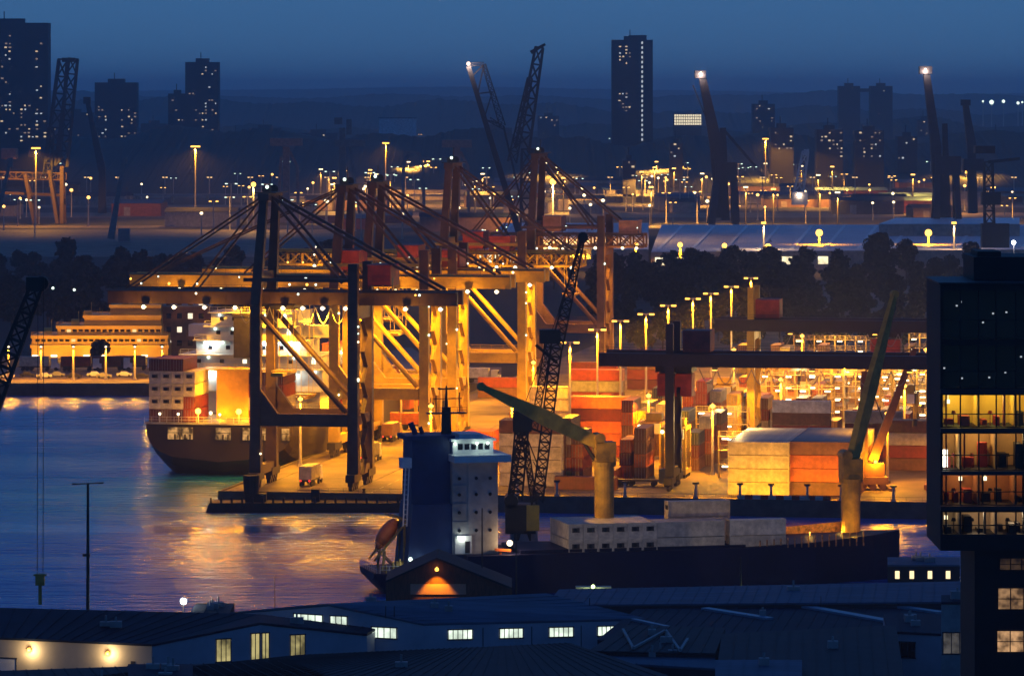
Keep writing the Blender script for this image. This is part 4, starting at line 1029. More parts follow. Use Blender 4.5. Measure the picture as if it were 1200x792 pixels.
def shed(name, label, cat, eaves, roofs, wallm, roofm, z0=0):
    """eaves: closed loop of wall-top points; roofs: polygons"""
    r = thing(name, (sum(p.x for p in eaves)/len(eaves), sum(p.y for p in eaves)/len(eaves), 0), 0, label, cat)
    o = r.location.copy(); n = len(eaves); m = MB()
    vs = [(p.x-o.x, p.y-o.y, z0) for p in eaves] + [(p.x-o.x, p.y-o.y, p.z) for p in eaves]
    m.add(vs, [(i, (i+1)%n, n+(i+1)%n, n+i) for i in range(n)]); m.build('wall', wallm, r)
    m = MB()
    for poly in roofs:
        k = len(poly); q = [(p.x-o.x, p.y-o.y) for p in poly]
        m.add([(x, y, p.z+.03) for (x, y), p in zip(q, poly)] + [(x, y, p.z+.33) for (x, y), p in zip(q, poly)],
              [tuple(range(k-1,-1,-1)), tuple(range(k, 2*k))] + [(i,(i+1)%k,k+(i+1)%k,k+i) for i in range(k)])
    m.build('roof', roofm, r)
    for poly in roofs:
        if len(poly) == 4:
            a, b, c, d = [p - o for p in poly]; n = max(3, int((b-a).length/1.6)); m = MB()
            for i in range(1, n):
                p, q = a.lerp(b, i/n), d.lerp(c, i/n); p.z += .37; q.z += .37; m.bar(p, q, .09, .08)
            m.bar(a + Vector((0, -.12, .22)), b + Vector((0, -.12, .22)), .16, .2)
            m.build('roof_seam', roofm, r)
            rr = random.Random(int(a.x*7 + b.y)); m = MB()
            for k in range(rr.choice((1, 2, 3))):
                p = a.lerp(b, rr.uniform(.15, .85)).lerp(d.lerp(c, rr.uniform(.2, .8)), rr.uniform(.3, .7)); m = MB(); m.cb(p.x, p.y, p.z + .3, rr.uniform(.8, 1.8), 1.0, rr.uniform(.5, 1.0)); m.tube((p.x, p.y, p.z + .8), (p.x, p.y, p.z + 1.7), .14, n=6); m.build('roof_vent', grey_m, r)
    return r
def panel(root, a, b, t0, t1, z0, z1, m_, name='window', frame=True, bars=4, out=.12):
    """a flat opening on the wall a-b between fractions t0, t1"""
    a2, b2 = Vector((a.x, a.y, 0)), Vector((b.x, b.y, 0)); o = root.location; d = (b2-a2).normalized(); n = Vector((d.y, -d.x, 0))
    p, q = a2.lerp(b2, t0) - o, a2.lerp(b2, t1) - o; p.z = q.z = 0
    def bx(p, q, za, zb, o0, o1):
        m = [(p+n*o0), (q+n*o0), (q+n*o1), (p+n*o1)]; return [(v.x, v.y, za) for v in m] + [(v.x, v.y, zb) for v in m]
    FS = [(0,3,2,1),(4,5,6,7),(0,1,5,4),(1,2,6,5),(2,3,7,6),(3,0,4,7)]
    mb = MB(); mb.add(bx(p, q, z0, z1, .02, out*.4), FS); w_ = mb.build(name, m_, root)
    if frame:
        mb = MB(); L = (q-p).length
        mb.add(bx(p - d*.12, q + d*.12, z0 - .15, z0 - .002, .02, out), FS); mb.add(bx(p - d*.12, q + d*.12, z1 + .002, z1 + .15, .02, out), FS)
        for k in range(bars+1): c = p + d*(L*k/bars); mb.add(bx(c - d*.05, c + d*.05, z0, z1, out*.41, out), FS)
        mb.build('frame', wall_dark, w_)
    return w_
# cream lit shed, far left
e0, e1, ap, e5 = P(-25, 748, 7), P(178, 757, 7), P(305, 732, 9), P(430, 745, 7)
r0, r1 = P(-25, 714, 9), P(300, 722, 9)
A_ = shed('warehouse', 'low cream walled warehouse at the bottom left, two warm wall lamps under its eave', 'warehouse', [e0, e1, r1, r0], [[e0, e1, r1, r0]], wall_cream, roof_navy)
for (px, py) in ((35, 757), (127, 761)):
    t = (px + 25) / 203; c = e0.lerp(e1, t) - A_.location; c.z = 5.9
    m = MB(); m.ball((c.x, c.y - .5, c.z), .28, 8, 5); m.bar((c.x, c.y, c.z + .2), (c.x, c.y - .5, c.z + .2), .08); l = m.build('wall_lamp', bulb_s, A_); lamp(l, (c.x, c.y - 1.1, c.z - .1), 330, (1, .72, .38), .2)
panel(A_, e0, e1, .02, .22, 0, 4.6, white_m, 'roller_door', bars=1); m_ = None
panel(A_, e0, e1, .88, .905, 0, 5.0, wall_dark, 'downpipe', frame=False)
back = Vector((4, 26, 0))
A2 = shed('hall', 'slate clad hall with three narrow yellow lit windows in its gable', 'hall', [e1 + Vector((.05, 0, 0)), ap, e5, e5 + Vector((1, 5.5, 0)), r1 + Vector((.3, 0, 0))], [[e1 + Vector((.05, -.2, 0)), ap, r1 + Vector((.3, 0, 0))], [ap, e5, e5 + Vector((1, 5.5, 0)), r1 + Vector((.3, 0, 0))]], wall_slate, roof_navy)
ta = lambda px: (px - 178) / 127
panel(A2, e1, ap, ta(253), ta(270), 4.6, 7.4, win_warm, bars=3)
panel(A2, e1, ap, ta(294), ta(304), 4.2, 7.9, win_warm, bars=2)
tb = lambda px: (px - 305) / 125
panel(A2, ap, e5, tb(307), tb(315), 4.2, 7.9, win_warm, bars=2); panel(A2, ap, e5, tb(340), tb(357), 4.6, 7.5, win_warm, bars=3)
# long warehouse with bright strip windows
E1, A1, E2, E3, A2p = P(268, 720, 8), P(385, 710, 10), P(497, 733, 8), P(757, 727, 8), P(640, 697.5, 10)
E4 = E1 + (E3 - E2)
B_ = shed('warehouse', 'long blue roofed warehouse with a row of bright white strip windows', 'warehouse', [E1, A1, E2, E3, A2p, E4], [[A1, E2, E3, A2p], [E1, A1, A2p, E4]], wall_slate, roof_blue)
for (a, b) in ((525, 553), (585, 612), (643, 671), (700, 725)): panel(B_, E2, E3, (a-497)/260, (b-497)/260, 6.2, 7.35, win_cool, bars=5)
for (a, b) in ((565, 566), (622, 623), (680, 681)): panel(B_, E2, E3, (a-497)/260, (b-497)/260, .2, 7.6, wall_dark, 'downpipe', frame=False)
panel(B_, E1, A1, (345-268)/117, (378-268)/117, 6.7, 8.7, win_cool, bars=4); panel(B_, E1, A1, (292-268)/117, (318-268)/117, 7.6, 8.1, win_cool, bars=3)
panel(B_, A1, E2, .02, (407-385)/112, 6.7, 8.7, win_cool, bars=3); panel(B_, A1, E2, (436-385)/112, (465-385)/112, 6.2, 7.5, win_cool, bars=4)
m = MB(); o = B_.location
for (px, py) in ((452, 716), (462, 716), (691, 706)): 
    c = P(px, py + 8, 8.8) - o; m.tube((c.x, c.y, c.z), (c.x, c.y, c.z + 1.6), .06)
m.build('vent_pipe', steel_m, B_)
# low block with lamp behind the long warehouse, left
c0, c1 = P(222, 722, 8), P(268, 722, 8)
D_ = shed('shed', 'small dark flat shed between the water and the long warehouse', 'shed', [c0, c1, c1 + Vector((0, 12, 0)), c0 + Vector((0, 12, 0))], [[c0, c1, c1 + Vector((0, 12, 0)), c0 + Vector((0, 12, 0))]], wall_dark, roof_black)
# big blue flat roof and dark roof in front of it
def flat(name, label, pts, wallm, roofm, cat='building'):
    q = [P(*p) for p in pts]; return shed(name, label, cat, q, [q], wallm, roofm)
C_ = flat('storage_hall', 'very long low hall with a flat blue roof band below the feeder ship', [(640, 711, 8.4), (1150, 707, 9), (1150, 683, 9), (655, 693, 8.4)], wall_dark, roof_blue)
G_ = flat('storage_hall', 'dark roofed hall with pale slanting skylights, in front of the long blue band', [(700, 752, 8), (1150, 748, 8), (1150, 712, 8), (745, 716, 8)], wall_dark, roof_navy)
for (a, b, wd) in (((826, 717), (902, 729), 1.3), ((935, 713), (1092, 741), 1.6), ((1042, 713), (1104, 722), 1.4), ((742, 730), (792, 741), .7)):
    p, q = P(a[0], a[1], 8) - G_.location, P(b[0], b[1], 8) - G_.location; p.z = q.z = 8.5
    m = MB(); m.bar(p, q, wd, .3); m.build('skylight', mat('skylight_sheet', (0.2, 0.28, 0.36), .4, var=.1), G_)
for px in (560, 322, 697, 868, 922):
    pass
# foreground dark roofs
g1 = flat('roof_block', 'black roofed block in the lowest foreground, its ridge sloping to the right', [(-60, 812, 13), (800, 800, 13), (668, 756, 13), (345, 771, 13)], wall_dark, roof_black)
g2 = flat('roof_block', 'dark block low in the bottom left corner before the cream shed', [(-60, 830, 13), (420, 810, 13), (340, 777, 13), (-60, 791, 13)], wall_dark, roof_black)
q = [P(150, 795, 13.6), P(226, 795, 13.6), P(226, 781, 13.6), P(150, 781, 13.6)]
g3 = shed('roof_cabin', 'small grey plant cabin at the bottom edge below the cream shed', 'cabin', q, [q], grey_m, roof_navy)
g4 = flat('sawtooth_hall', 'black hall with pale zigzag gable edges in the foreground', [(690, 765, 12), (838, 768, 12), (850, 738, 12), (735, 735, 12)], wall_dark, roof_black)
m = MB(); zz = [(730, 737), (742, 759), (780, 738), (797, 762), (806, 748)]
for a, b in zip(zz[:-1], zz[1:]):
    p, q = P(a[0], a[1], 12.6) - g4.location, P(b[0], b[1], 12.6) - g4.location; m.bar(p, q, .3, .25)
m.build('verge_trim', grey_m, g4)
g5 = flat('low_hall', 'low hall with a dull blue roof strip beneath the zigzag edges', [(700, 778, 11.4), (838, 786, 11.4), (838, 766, 11.4), (700, 762, 11.4)], wall_dark, roof_blue)
g6 = flat('low_hall', 'wide black hall at the bottom right beside the apartment tower', [(838, 800, 12), (1060, 800, 12), (1050, 735, 12), (846, 745, 12)], wall_dark, roof_black)
q = [P(838, 796, 13), P(940, 796, 13), P(940, 776, 13), P(838, 776, 13)]
g7 = shed('plant_room', 'faint blue plant room with two round vents at the bottom edge', 'plant room', q, [q], roof_blue, roof_blue)
q = [P(1103, 708, 17), P(1146, 708, 17), P(1146, 700, 17), P(1103, 700, 17)]
g8 = shed('stair_tower', 'grey stair tower with one dim window band, left of the apartment tower foot', 'building', q, [q], grey_m, roof_navy)
panel(g8, q[0], q[1], .05, .95, 11.2, 13.6, emi('dim_window', (.6, .55, .5), .10, var=.5, scale=1.0), bars=4)
q = [P(1040, 742, 11), P(1105, 745, 11), P(1105, 722, 11), P(1035, 722, 11)]
g9 = shed('office', 'low dark office with a dim glazed corner below the slanting skylight', 'office', q, [q], wall_slate, roof_navy)
panel(g9, q[0], q[1], .1, .5, 8.2, 10, glass_dk, bars=3)
# brown boathouse gable with a lit blank board
Yb = 640; q = lambda px, py: (wx(px, Yb), H - (py-HY)*Yb/F)
bh = thing('boathouse', (wx(507, Yb), Yb, 0), 0, 'dark brown boathouse gable with a lamp over a blank pale board', 'boathouse'); bx0 = bh.location.x
pts = [(q(452, 720)[0]-bx0, 0), (q(600, 720)[0]-bx0, 0), (q(600, 690)[0]-bx0, q(600, 690)[1]), (q(512, 655)[0]-bx0, q(512, 655)[1]), (q(452, 682)[0]-bx0, q(452, 682)[1])]
brown_w = mat('boathouse_timber', (0.16, 0.06, 0.03), .8, var=.4, scale=.6, stretch=(6, 1, 1))
m = MB(); m.yprism(pts, 0, 12); m.build('wall', brown_w, bh)
m = MB()
for a, b in ((pts[2], pts[3]), (pts[3], pts[4])): m.add([(a[0], -.4, a[1]), (b[0], -.4, b[1]), (b[0], 12.2, b[1]), (a[0], 12.2, a[1]), (a[0], -.4, a[1]+.3), (b[0], -.4, b[1]+.3), (b[0], 12.2, b[1]+.3), (a[0], 12.2, a[1]+.3)], [(0,1,2,3),(7,6,5,4),(0,4,5,1),(1,5,6,2),(2,6,7,3),(3,7,4,0)])
m.build('roof', roof_black, bh)
x0, zt = q(481, 684); x1, zb = q(546, 696)
m = MB(); m.box(x0-bx0, x1-bx0, -.16, -.02, zb, zt); m.build('board', mat('pale_board', (.62, .34, .2), .6, var=.1), bh)
lx, lz = q(512, 666); m = MB(); m.ball((lx-bx0, -1.0, lz), .3, 8, 5); m.bar((lx-bx0, 0, lz+.25), (lx-bx0, -1, lz+.25), .08); l = m.build('wall_lamp', bulb_s, bh); lamp(l, (lx-bx0, -1.6, lz-.1), 3000, SOD, .15, spot=80, aim=(0, .32, -1), blend=.5)
# green lamps on the near quay
for i, (px, py, lb) in enumerate(((475, 688, 'beside the boathouse'), (695, 687, 'below the middle of the feeder hull'), (905, 688, 'below the feeder bow'))):
    Y = 645; z = H - (py-HY)*Y/F
    r = thing('quay_lamp', (wx(px, Y) + (6 if i == 0 else 0), Y, 0), 0, 'small greenish quay lamp ' + lb, 'quay lamp', 'small lamps on the near quay')
    m = MB(); m.tube((0,0,0), (0,0,z), .09, n=6); m.build('pole', steel_m, r); m = MB(); m.ball((0, 0, z), .3, 8, 5); b = m.build('bulb', emi('bulb_green', (.75, 1, .35), 6), r); lamp(b, (0, -.8, z), 260, (.8, 1, .4), .2); lamp(b, (0, 3.2, z + .3), (60, 7500, 5500)[i], (1, .72, .36), .3, spot=80, aim=(.5, 1, .1))  # second, warm spot is added to light the feeder ship
    m = MB(); m.box(-2.4, 2.6, .8, 2.4, 0, z - .4); m.box(-2.6, 2.8, .6, 2.6, z - .4, z - .2); tag(m.build('bush_planter' if False else 'control_box', grey_m), 'low grey control box lit by the quay lamp ' + lb, 'control box', 'control boxes on the near quay').location = (wx(px, Y), Y + .3, 0)
# slim poles and masts in the foreground
def slim(px, py0, Y, label, arms=0, name='lamp_post', light=None, group=None, r0=.16):
    z = H - (py0-HY)*Y/F; r = thing(name, (wx(px, Y), Y, 0), 0, label, 'lamp post', group)
    m = MB(); m.tube((0,0,0), (0,0,z), r0, r0*.55, n=8)
    m.build('pole', steel_m, r)
    if arms:
        m = MB(); m.bar((-arms, 0, z), (arms, 0, z + .15), .14); m.box(-arms - .5, -arms + .3, -.2, .2, z - .08, z + .12); m.box(arms - .3, arms + .5, -.2, .2, z + .06, z + .26); m.build('crossarm', steel_m, r)
        m = MB(); m.box(-.7, .3, -.2, .2, z*.62, z*.62 + .35); m.build('camera_box', steel_m, r)
    if light:
        m = MB(); m.ball((0, 0, z + .1), .42, 10, 7); b = m.build('bulb', light[0], r); lamp(b, (0, -.9, z), light[1], light[2], .25)
    return r
slim(103, 567, 572, 'tall twin armed lamp post standing dark before the open water', arms=1.6, r0=.3)
slim(215, 705, 580, 'short post with a bright white lamp at the water edge', light=(emi('bulb_bright_white', (.8, .95, 1), 30), 700, (.8, .95, 1)))
slim(565, 595, 650, 'slim unlit pole in front of the feeder accommodation')
slim(605, 625, 650, 'slim unlit pole in front of the feeder hull, right of the taller one')
slim(322, 672, 596, 'thin pole on the water side of the long warehouse', r0=.09)
slim(868, 652, 640, 'slim unlit pole before the feeder foredeck')
slim(124, 738, 553, 'thin antenna on the cream shed', r0=.05)
slim(962, 698, 575, 'thin white pole on the long blue hall', r0=.08)
# hook block and jib of the near crane on the left
def near_crane():
    Y = 520; tip = (wx(43, Y), H - (335-HY)*Y/F); base = (wx(-190, Y), 12)
    r = thing('slewing_crane', (base[0], Y, 0), 0, 'black lattice jib at the left edge, thin ropes down to a yellow hook block', 'crane')
    m = MB(); m.truss((0, 0, 0), (0, 0, 12), 3, 3, 5, .25); m.build('tower', steel_m, r)
    m = MB(); m.box(-4, 3, -2, 2, 12, 15); m.build('machine_house', steel_m, r)
    # knee below the frame edge, then straight up to the head seen in the photo
    k2 = (wx(-12, Y) - base[0], H - (478-HY)*Y/F); t = (tip[0]-base[0], tip[1])
    d = (k2[0]-t[0], k2[1]-t[1])
    m = MB(); m.truss((1, 0, 14), (t[0], 0, t[1]), 2.2, 2.2, 2, .05) if False else m.truss((k2[0] - 0.0, 0, k2[1]), (t[0], 0, t[1]), 2.0, 2.2, 9, .22, 1.2, 1.4)
    m.truss((1.5, 0, 14.5), (k2[0], 0, k2[1]), 2.2, 2.4, 10, .24, 2.0, 2.2)
    m.box(t[0] - 1.2, t[0] + 1.0, -.9, .9, t[1] - .6, t[1] + 1.1); m.tube((t[0] + .6, -.5, t[1] + .3), (t[0] + .6, .5, t[1] + .3), .9, n=14)
    m.build('jib', mat('lattice_black', (0.015,)*3, .6), r)
    hx = wx(47, Y) - base[0]; zt = H - (672-HY)*Y/F; zb = H - (708-HY)*Y/F
    m = MB()
    for dx in (-.35, .35): m.tube((t[0] + .5 + dx, 0, t[1]), (hx + dx, 0, zt), .045, n=5)
    m.build('hoist_rope', rope_m, r)
    m = MB(); m.box(hx - .55, hx + .55, -.35, .35, zt - 1.4, zt); m.tube((hx, -.45, zt - .6), (hx, .45, zt - .6), .55, n=12); m.tube((hx, 0, zb), (hx, 0, zt - 1.4), .22); m.box(hx - .8, hx + .8, -.2, .2, zt - .25, zt - .05); m.build('hook_block', mat('hook_orange_yellow', (.6, .28, .04), .5), r)
near_crane()

# ================================================================ apartment tower, right edge
def tower():
    Y = 330.0; k = Y/F; X = lambda px: wx(px, Y); Z = lambda py: H - (py-HY)*k
    fr = mat('tower_black_cladding', (0.006, 0.006, 0.010), .7, var=.3, scale=.5); sl = mat('tower_slab_edge', (0.02, 0.022, 0.035), .6, var=.2)
    r = thing('apartment_tower', (X(1102), Y, 0), 0, 'black apartment tower at the right edge, four floors of warm lit glazing', 'tower'); x0 = X(1102)
    q = lambda px: X(px) - x0
    W2 = q(1290); D = 11
    rows = [(341, 398, 'dark'), (405, 455, 'dark'), (463, 500, 'a'), (508, 550, 'b'), (554, 591, 'c'), (600, 626, 'd')]
    wx0 = q(1104.5); m = MB()
    m.box(0, wx0, 0, D, Z(645), Z(333)); m.box(wx0, W2, D - .3, D, Z(645), Z(333)); m.box(W2 - .3, W2, 0, D - .3, Z(645), Z(333))
    zs = [Z(333)] + [z for a, b, _ in rows for z in (Z(a), Z(b))] + [Z(645)]
    for i in range(0, len(zs), 2): m.box(wx0, W2 - .3, 0, D - .3, zs[i+1], zs[i])
    m.box(q(1143), W2, .5, D, -.0, Z(645) - .003)
    m.build('frame', fr, r)
    m = MB(); m.box(q(1146), W2, 3, 10.8, Z(333) + .01, Z(303)); m.box(q(1152), q(1180), 4, 9, Z(303), Z(297)); m.build('roof_plant', fr, r)
    m = MB(); m.box(-.15, W2, -.15, D, Z(333) + .003, Z(331)); m.build('parapet', sl, r)
    for a, b, _ in rows[1:5]:
        m = MB(); m.box(wx0 - .2, W2, -.55, -.003, Z(b + 6), Z(b + 1)); m.build('balcony_slab', sl, r)
    # glass: mostly clear, slightly mirroring
    g = bpy.data.materials.new('window_glass'); g.use_nodes = True; t = g.node_tree
    for n in list(t.nodes):
        if n.type != 'OUTPUT_MATERIAL': t.nodes.remove(n)
    mx = t.nodes.new('ShaderNodeMixShader'); tr = t.nodes.new('ShaderNodeBsdfTransparent'); gl = t.nodes.new('ShaderNodeBsdfGlossy'); gl.inputs['Roughness'].default_value = .03
    mx.inputs[0].default_value = .012; t.links.new(tr.outputs[0], mx.inputs[1]); t.links.new(gl.outputs[0], mx.inputs[2]); t.links.new(mx.outputs[0], [n for n in t.nodes if n.type == 'OUTPUT_MATERIAL'][0].inputs[0])
    mull = [1104.5, 1126, 1147.5, 1168, 1191, 1214, 1236, 1258]
    walls = {'a': (.62, .42, .08), 'b': (.55, .36, .16), 'c': (.42, .2, .09), 'd': (.4, .3, .2)}
    pw = {'a': (190, (1, .72, .14)), 'b': (130, (1, .62, .22)), 'c': (80, (1, .5, .16)), 'd': (80, (1, .7, .4))}
    furn = mat('furniture_dark', (.03, .025, .02), .7); rnd = random.Random(21)
    sofa = mat('sofa_red', (.4, .06, .04), .8); lampm = emi('room_lamp', (1, .85, .5), 2.5)
    for a, b, kd in rows:
        za, zb = Z(b), Z(a)
        for i in range(len(mull) - 1):
            xa, xb = q(mull[i]), q(mull[i+1])
            m = MB(); m.box(xa + .04, xb - .04, .30, .33, za, zb); wn = m.build('window', g, r)
            m = MB(); m.box(xa - .05, xa + .05, .2, .4, za, zb); m.box(xa + .05, xb - .05, .2, .38, za + (zb-za)*.38, za + (zb-za)*.38 + .07); m.build('window_frame', fr, wn)
        if kd == 'dark':
            bm = mat('dark_room', (.001, .002, .006), .8, var=.5, scale=.8)
            m = MB(); m.box(wx0, W2 - .3, 2.0, 2.1, za, zb); m.build('dark_backing', bm, r)  # near-black sheet puts the unlit room's darkness into its colour
            for _ in range(5):
                xx = rnd.uniform(wx0 + .3, q(1200)); zz = rnd.uniform(za + .5, zb - .4); m = MB(); m.cb(xx, 1.8, zz, .14, .05, .12); m.build('room_light', emi('faint_room_light', (.8, .9, 1), .55), r)
        else:
            edges = [0, 2, 4, 5, 7] if kd in 'ac' else [0, 1, 3, 5, 7]
            for j in range(len(edges) - 1):
                xa, xb = q(mull[edges[j]]), q(mull[edges[j+1]])
                c = walls[kd]; f_ = rnd.uniform(.75, 1.1); wm = mat('room_wall_%s_%d' % (kd, j), tuple(min(1, v*f_) for v in c), .8, var=.1)
                m = MB(); m.box(xa + .03, xb - .03, 4.2, 4.3, za, zb); m.box(xb - .08, xb + .02, .5, 4.2, za, zb); rm = m.build('room', wm, r)
                m = MB(); xx = xa + .4
                while xx < xb - .6:
                    w_ = rnd.uniform(.3, .9); h_ = rnd.choice((.45, .75, .8, 1.1, 1.9)) * min(1, (zb - za) / 2.6); m.box(xx, xx + w_, rnd.uniform(.9, 2.4), 3.2, za, za + h_); xx += w_ + rnd.uniform(.1, .7)
                m.box(xa + .3, xa + .42, .7, .9, za, zb) if rnd.random() < .5 else m.box(xb - .9, xb - .75, .7, 1.5, za, zb)
                m.tube((xa + 1, 1.4, za + .0), (xa + 1, 1.4, za + .9), .03); m.tube((xa + 1, 1.4, za + .9), (xa + 1, 1.4, za + 1.15), .2, .12, n=8)
                m.build('furniture', furn if rnd.random() < .75 else sofa, rm)
                if rnd.random() < .45: m = MB(); xx = rnd.uniform(xa + .5, xb - .5); m.cb(xx, 3.6, zb - .9, .25, .2, .3); m.tube((xx, 3.6, zb - .6), (xx, 3.6, zb), .015, n=4); m.build('pendant_lamp', lampm, rm)
                p_, cc = pw[kd]
                if kd == 'd' and j == 0: p_ *= .15
                lamp(rm, ((xa+xb)/2, 2.4, zb - .35), p_ * (.5 if rnd.random() < .3 else 1), cc, .15)
    # a very bright floor lamp on the second lit floor
    m = MB(); m.cb(q(1109), .9, Z(548), .35, .3, (Z(528) - Z(548))); m.build('floor_lamp', emi('floor_lamp', (1, .95, .75), 5), r)
    # lower wing with two small lit windows
    for (a, b, c, d, s_) in ((1170, 1200, 690, 714, .22), (1169, 1200, 740, 764, .4), (1172, 1198, 655, 668, .03)):
        m = MB(); m.box(q(a), q(b) + 1.5, .42, .47, Z(d), Z(c)); wn = m.build('window', emi('low_window_%d' % a, (1, .55, .25), s_, var=.7, scale=1.5), r)
        m = MB()
        for kx in (a, (a+b)/2, b): m.box(q(kx) - .04, q(kx) + .04, .36, .419, Z(d), Z(c))
        m.box(q(a), q(b) + 1.5, .34, .359, Z((c+d)/2) - .03, Z((c+d)/2) + .03); m.build('window_frame', fr, wn)
tower()
# white lamp on the roof behind the tower and low lit kiosk beneath the bow
slim(1188, 285, 900, 'tall mast with a harsh white floodlight above the apartment tower roof', light=(emi('bulb_harsh', (.9, .95, 1), 40), 4000, (.85, .92, 1)))
kq = [P(1040, 664, 5), P(1125, 664, 5), P(1125, 655, 5), P(1040, 655, 5)]
kk = shed('pavilion', 'low quayside pavilion with small warm lights, left of the tower foot', 'pavilion', kq, [kq], wall_dark, roof_blue)
for a in (.1, .3, .55, .8): panel(kk, kq[0], kq[1], a, a + .07, 3.2, 4.4, emi('pavilion_light', (1, .75, .4), 1.6), bars=1)

# ================================================================ trees
leaf_m = mat('tree_leaves', (0.018, 0.026, 0.014), .9, var=.45, scale=.35, obj_var=.3)
bark_m = mat('tree_bark', (0.06, 0.045, 0.03), .9)
def tree_proto(seed, h, rad):
    rnd = random.Random(seed)
    r = thing('tree', (0, 0, 0), 0)
    m = MB(); m.tube((0,0,0), (0,0,h*.5), .35, .2, n=7)
    lobes = []
    for _ in range(9):
        a = rnd.uniform(0, 6.28); rr = rnd.uniform(.15, .7)*rad; z = rnd.uniform(.38, .88)*h; c = Vector((math.cos(a)*rr, math.sin(a)*rr, z)); lobes.append((c, rnd.uniform(.28, .48)*rad + .6)); m.tube((0, 0, h*.35), c, .14, .05, n=5)
    lobes.append((Vector((0, 0, h*.9)), rad*.33))
    m.build('trunk', bark_m, r)
    m = MB()
    for c, s in lobes:
        for _ in range(150):
            d = Vector((rnd.gauss(0,1), rnd.gauss(0,1), rnd.gauss(0,.85))).normalized() * s * (rnd.random()**.4) * rnd.uniform(.85, 1.15)
            p = c + d; a = Vector((rnd.uniform(-1,1), rnd.uniform(-1,1), rnd.uniform(-1,1))).normalized(); b = a.cross(Vector((rnd.uniform(-1,1), rnd.uniform(-1,1), rnd.uniform(-1,1)))).normalized(); w_ = rnd.uniform(.5, 1.0)
            m.add([p - a*w_, p + b*w_*.7, p + a*w_, p - b*w_*.7], [(0,1,2,3)])
    m.build('crown', leaf_m, r); return r
tp = [tree_proto(41 + i, h, rd) for i, (h, rd) in enumerate(((15, 5.2), (17, 5.8), (13.5, 5.5), (16, 4.4)))]
rt = random.Random(9); used = [0]*4; ntree = 0
def put_tree(x, y, s, grp, lab):
    global ntree
    i = rt.randrange(4)
    if not used[i]: o = tp[i]; used[i] = 1
    else: o = copy_tree(tp[i])
    o.location = (x, y, 0); o.rotation_euler = (0, 0, rt.uniform(0, 6.28)); o.scale = (s*rt.uniform(.9, 1.25), s*rt.uniform(.9, 1.25), s)
    tag(o, lab, 'tree', grp); ntree += 1
for Y, sp in ((1400, 8.5), (1490, 9.5), (1590, 9.5), (1700, 8.0)):
    x = -Y*.125
    while x < Y*.125:
        if Y > 1650 or x < -Y*.055 or x > Y*.02: put_tree(x + rt.uniform(-2, 2), Y + rt.uniform(-22, 22), rt.uniform(.78, 1.12) * (1.12 if (Y > 1650 and (Y*.072 < x < Y*.095 or -Y*.103 < x < -Y*.075)) else 1), 'dark trees of the belt behind the terminal', 'dark bushy tree in the long belt behind the terminal')
        x += sp*rt.uniform(.8, 1.25)
for Y in (1270, 1330):
    x = Y*.03
    while x < Y*.11:
        put_tree(x, Y + rt.uniform(-12, 12), rt.uniform(.55, .8), 'low trees at the back edge of the yard', 'low dark tree at the back edge of the container yard'); x += 8.5*rt.uniform(.8, 1.2)
print('trees', ntree)

# ================================================================ terraced building on the far quay
def terraced():
    Y = 1250.0; k = Y/F; X = lambda px: wx(px, Y); Z = lambda py: H - (py-HY)*k; x0 = X(37)
    om = mat('terrace_cladding', (.62, .42, .10), .6, var=.15, scale=.2)
    r = thing('terraced_building', (x0, Y, 0), 0, 'stepped orange lit building with long balconies across the basin on the left', 'building')
    q = lambda px: X(px) - x0
    tiers = [(37, 197, 420, 404), (37, 196, 402.5, 393), (66, 188, 391, 382), (97, 187, 380.5, 370), (127, 186, 368.5, 358)]
    for i, (a, b, y0, y1) in enumerate(tiers):
        m = MB(); m.box(q(a), q(b), i*1.5, 20, Z(y0 + 2) if i else 0, Z(y1)); m.build('storey', om, r)
        m = MB(); m.box(q(a) - .3, q(b) + .3, i*1.5 - 1.2, i*1.5 - .003, Z(y1 + 3.5), Z(y1)); m.rail([(q(a), i*1.5 - 1, Z(y1)), (q(b), i*1.5 - 1, Z(y1))], 1, 2.5, .06); m.build('balcony', om, r)
        for j in range(int((b-a)/7) if i in (1, 2) else 0):
            m = MB(); xx = q(a + 4 + j*7); m.box(xx, xx + 1.2, i*1.5 - .06, i*1.5 - .003, Z(y1 + 8), Z(y1 + 4.6)); m.build('window', (glass_dk if (j*5 + i*3) % 11 else emi('terrace_window', (1, .7, .3), 1.2)), r)
    m = MB()
    for (px, py) in ((85, 382), (110, 378), (100, 372), (158, 356), (53, 392), (145, 357)): m.cb(q(px), 8, Z(py + 4), 2.2, 2, 2.6); m.tube((q(px) + 1, 8, Z(py)), (q(px) + 1, 8, Z(py) + 4), .08)
    m.build('roof_unit', om, r)
    for px in (42, 64, 102, 113, 122, 170): m = MB(); m.cb(q(px), -1.6, Z(417.5), 1.8, .4, .5); m.build('porch_lamp', bulb_w, r)
    for px in (48, 80, 112, 145, 175): lamp(r, (q(px), -9, 3.5), 3800, (1, .40, .01), .4)
    r2 = thing('office_block', (X(187), Y + 12, 0), 0, 'dim brown office block right of the stepped orange building', 'building')
    m = MB(); m.box(0, 14, 0, 14, 0, Z(362)); m.build('wall', mat('brown_brick', (.25, .12, .07), .8, var=.3), r2); m = MB(); m.box(-.2, 14.2, -.2, 14.2, Z(362) + .003, Z(360)); m.build('parapet', grey_m, r2)
    for i in range(4):
        for j in range(4): m = MB(); m.box(1 + i*3.2, 2.4 + i*3.2, -.06, -.003, 3 + j*4, 4.6 + j*4); m.build('window', glass_dk if (i*3+j*5) % 4 else emi('office_window', (1, .85, .6), 1.4), r2)
terraced()
put_tree(wx(118, 1225), 1225, .5, 'small trees on the far quay', 'small round tree in front of the stepped orange building')
